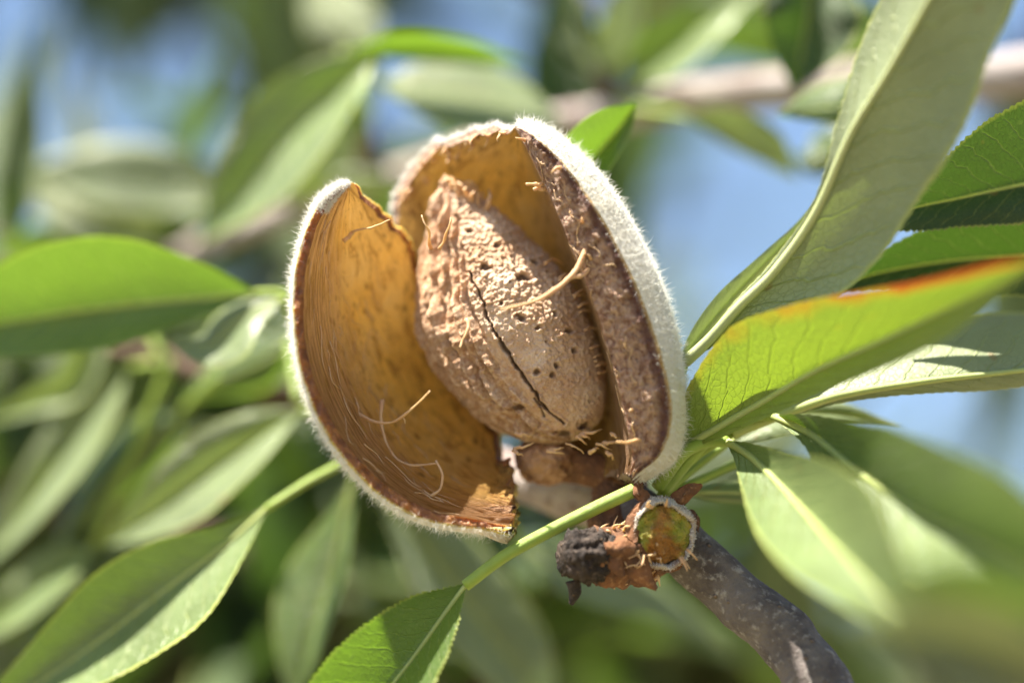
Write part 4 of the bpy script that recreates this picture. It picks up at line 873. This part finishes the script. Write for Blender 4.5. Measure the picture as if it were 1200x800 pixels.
# ------------------------------------------------------------------ spur with the dead stub, the cut bud and bud scales (parts of the fruiting twig)
stem_part(tw, [(775, 640, .35), (745, 645, .15), (718, 648, -.02), (696, 650, -.12)], [.33, .32, .31, .27], 'scale', name='spur', n=60, sides=48, rough=.26, fine=6)
stem_part(tw, [(712, 648, -.05), (698, 650, -.12), (682, 651, -.2), (664, 652, -.26), (659, 652, -.28)], [.24, .28, .28, .25, .16], 'char', name='dead_stub', n=80, sides=80, rough=.20, fine=15)
stem_part(tw, [(672, 680, -.2), (674, 694, -.2), (669, 708, -.2)], [.08, .06, .02], 'char', name='bark_shred', n=16, sides=10, rough=.3)
stem_part(tw, [(722, 640, .45), (718, 600, .75), (730, 570, .85), (755, 565, .8)], [.2, .24, .26, .2], 'scale', name='shade_lump', n=40, sides=30, rough=.25, fine=6)  # brown lump standing in for a dark shadow between hull and spur
# cut bud: woolly ring round a green and amber face
bud_c = P(776, 624, -.05); bud_dir = np.array([.06, -1.0, -.02]); bud_dir /= np.linalg.norm(bud_dir)
def lathe(parent, name, profile, mat, n=64, seed=0, rough=0.0, sq=(1, 1)):
    ex = np.cross(bud_dir, [0, 0, 1.0]); ex /= np.linalg.norm(ex); ez = np.cross(ex, bud_dir)
    pr = cr(profile, 40); th = np.linspace(0, 2 * math.pi, n, endpoint=False)
    v = bud_c + (pr[:, 0, None] * np.cos(th))[..., None] * ex * sq[0] + (pr[:, 0, None] * np.sin(th))[..., None] * ez * sq[1] + pr[:, 1, None, None] * bud_dir
    v = v.reshape(-1, 3); v += rough * np.stack([fbm(v * 9, seed + k, 4) for k in range(3)], 1)
    idx = np.arange(40 * n).reshape(40, n); nx = np.roll(idx, -1, 1)
    f = np.stack([idx[:-1], nx[:-1], nx[1:], idx[1:]], -1).reshape(-1, 4).tolist(); f.append(tuple(idx[-1].tolist()))
    return mesh_obj(name, v, f, M[mat], parent, uv=np.stack([np.repeat(np.linspace(0, 1, 40), n), np.tile(np.arange(n) / n, 40)], 1)), v
g = G('woolly_ring'); c = g.mix(g.ramp(g.noise(g.obj(), 600, 4), .4, .65), (.46, .40, .34), (.28, .20, .15))
M['wool'] = g.out(g.n('BsdfPrincipled', Base_Color=c, Roughness=.9, Normal=g.bump(g.noise(g.obj(), 1600, 4), .0008)))
g = G('bud_pith'); uvn = g.obj(); n1 = g.noise(uvn, 520, 4, .65); sx = g.n('SeparateXYZ', Vector=g.obj())
n2 = g.noise(uvn, 1300, 4, .7)
pc = g.attr('core')
c = g.mix(g.ramp(n1, .35, .62), (.34, .38, .04), (.60, .46, .08))
c = g.mix(g.ramp(g.math('ADD', pc, g.math('MULTIPLY', g.math('SUBTRACT', n1, .5), .9)), .25, .85), c, (.50, .22, .045))
c = g.mix(g.math('MULTIPLY', g.ramp(n2, .58, .72), .6), c, (.66, .50, .30))
M['pith'] = g.out(g.n('BsdfPrincipled', Base_Color=c, Roughness=.6, Normal=g.bump(g.math('ADD', n1, n2), .0025), Subsurface_Weight=.2, Subsurface_Radius=(.004, .003, .001), Subsurface_Scale=.3))
bud, bv = lathe(tw, 'cut_bud', [(.27, -.45), (.33, -.15), (.345, .05), (.335, .15), (.315, .19), (.30, .18), (.29, .13), (.28, .03)], 'wool', rough=.035, seed=4, sq=(1, 1.08))
lp, pv = lathe(bud, 'pith', [(.30, .06), (.285, .13), (.22, .17), (.13, .19), (.05, .18), (.01, .175)], 'pith', rough=.05, seed=9, sq=(1, 1.08))
rel = (pv - bud_c); core = np.exp(-((rel[:, 0] + .05 * fbm(rel * 9, 3, 3)) / .14) ** 2) * .75 + sstep(.12, -.26, rel[:, 2] + .08 * fbm(rel * 8, 5, 3)) * .6
at = lp.data.attributes.new('core', 'FLOAT', 'POINT'); at.data.foreach_set('value', core.astype(np.float32))
rgx = np.random.default_rng(77); sel = rgx.integers(4 * 64, 34 * 64, 5200); bp = bv[sel]; bn = bp - bud_c - bud_dir * .0; bn /= np.linalg.norm(bn, axis=1)[:, None]
down(bud, bp, bn, 78, .015, .04, .0018)
def bud_scale(pts, w, seed, parent=tw):
    c = cr(PP(pts), 18); s = np.linspace(0, 1, 18); wd = w * np.sin(np.pi * np.clip(s * .85 + .12, 0, 1)) ** .8
    t, a, b = frames(c); th = np.linspace(-1, 1, 9)
    v = c[:, None] + (th[None, :, None] * wd[:, None, None]) * b[:, None] - (th[None, :, None] ** 2 * wd[:, None, None] * .6) * a[:, None]
    v2 = v - a[:, None] * .02
    v = np.concatenate([v.reshape(-1, 3), v2.reshape(-1, 3)]); v += .02 * np.stack([fbm(v * 8, seed + k, 3) for k in range(3)], 1)
    idx = np.arange(18 * 9).reshape(18, 9); f = np.stack([idx[:-1, :-1], idx[:-1, 1:], idx[1:, 1:], idx[1:, :-1]], -1).reshape(-1, 4)
    per = list(idx[0]) + list(idx[1:, -1]) + list(idx[-1, :-1][::-1]) + list(idx[1:-1, 0][::-1])
    F = f.tolist() + (f[:, ::-1] + 162).tolist() + [(per[k], per[(k + 1) % len(per)], per[(k + 1) % len(per)] + 162, per[k] + 162) for k in range(len(per))]
    mesh_obj('bud_scale', v, [tuple(int(i) for i in q) for q in F], M['scale'], parent, uv=np.zeros((324, 2)))
bud_scale([(776, 598, .1), (792, 588, .0), (808, 576, -.02), (824, 570, .0)], .10, 1)
bud_scale([(752, 560, .05), (750, 574, -.08), (756, 588, -.12), (748, 598, -.1)], .07, 2)
bud_scale([(760, 590, -.1), (748, 600, -.18), (742, 618, -.25), (746, 634, -.3)], .09, 3)
bud_scale([(742, 622, -.1), (735, 645, -.25), (748, 668, -.3), (770, 690, -.25)], .15, 4)
bud_scale([(725, 625, -.1), (716, 640, -.3), (720, 660, -.36), (732, 675, -.3)], .13, 5)
bud_scale([(712, 620, -.1), (704, 638, -.32), (706, 658, -.36), (712, 676, -.3)], .10, 6)
bud_scale([(800, 610, .1), (808, 602, .05), (815, 608, .0), (818, 622, .0)], .04, 7)
for k in range(60):
    x = RNG.uniform(700, 770); y = RNG.uniform(618, 678); d = -.30 + RNG.uniform(0, .15) + abs(y - 648) * .006
    a = RNG.uniform(0, 6.3); L = RNG.uniform(8, 20)
    fibre(tw, [(x, y, d + .08), (x + math.cos(a) * L * .5, y + math.sin(a) * L * .5, d - .06), (x + math.cos(a + .8) * L, y + math.sin(a + .8) * L, d - .02)], RNG.uniform(.012, .028), .006, 10, 200 + k)
for k in range(9):
    a = RNG.uniform(2.0, 4.3) if k < 6 else RNG.uniform(-.6, .6); r = .30; b = bud_c + np.array([math.sin(a) * r, -.2, math.cos(a) * r])
    q = b + np.array([math.sin(a) * .12, -.08, math.cos(a) * .12 - .04]); cc = cr(np.stack([b, (b + q) / 2 + [RNG.uniform(-.04, .04), -.03, RNG.uniform(-.03, .03)], q]), 8)
    v, f, uv = tube(cc, np.linspace(RNG.uniform(.008, .022), .005, 8), 6, .2, k); mesh_obj('fibre', v, f, M['fibre'], bud, uv=uv)
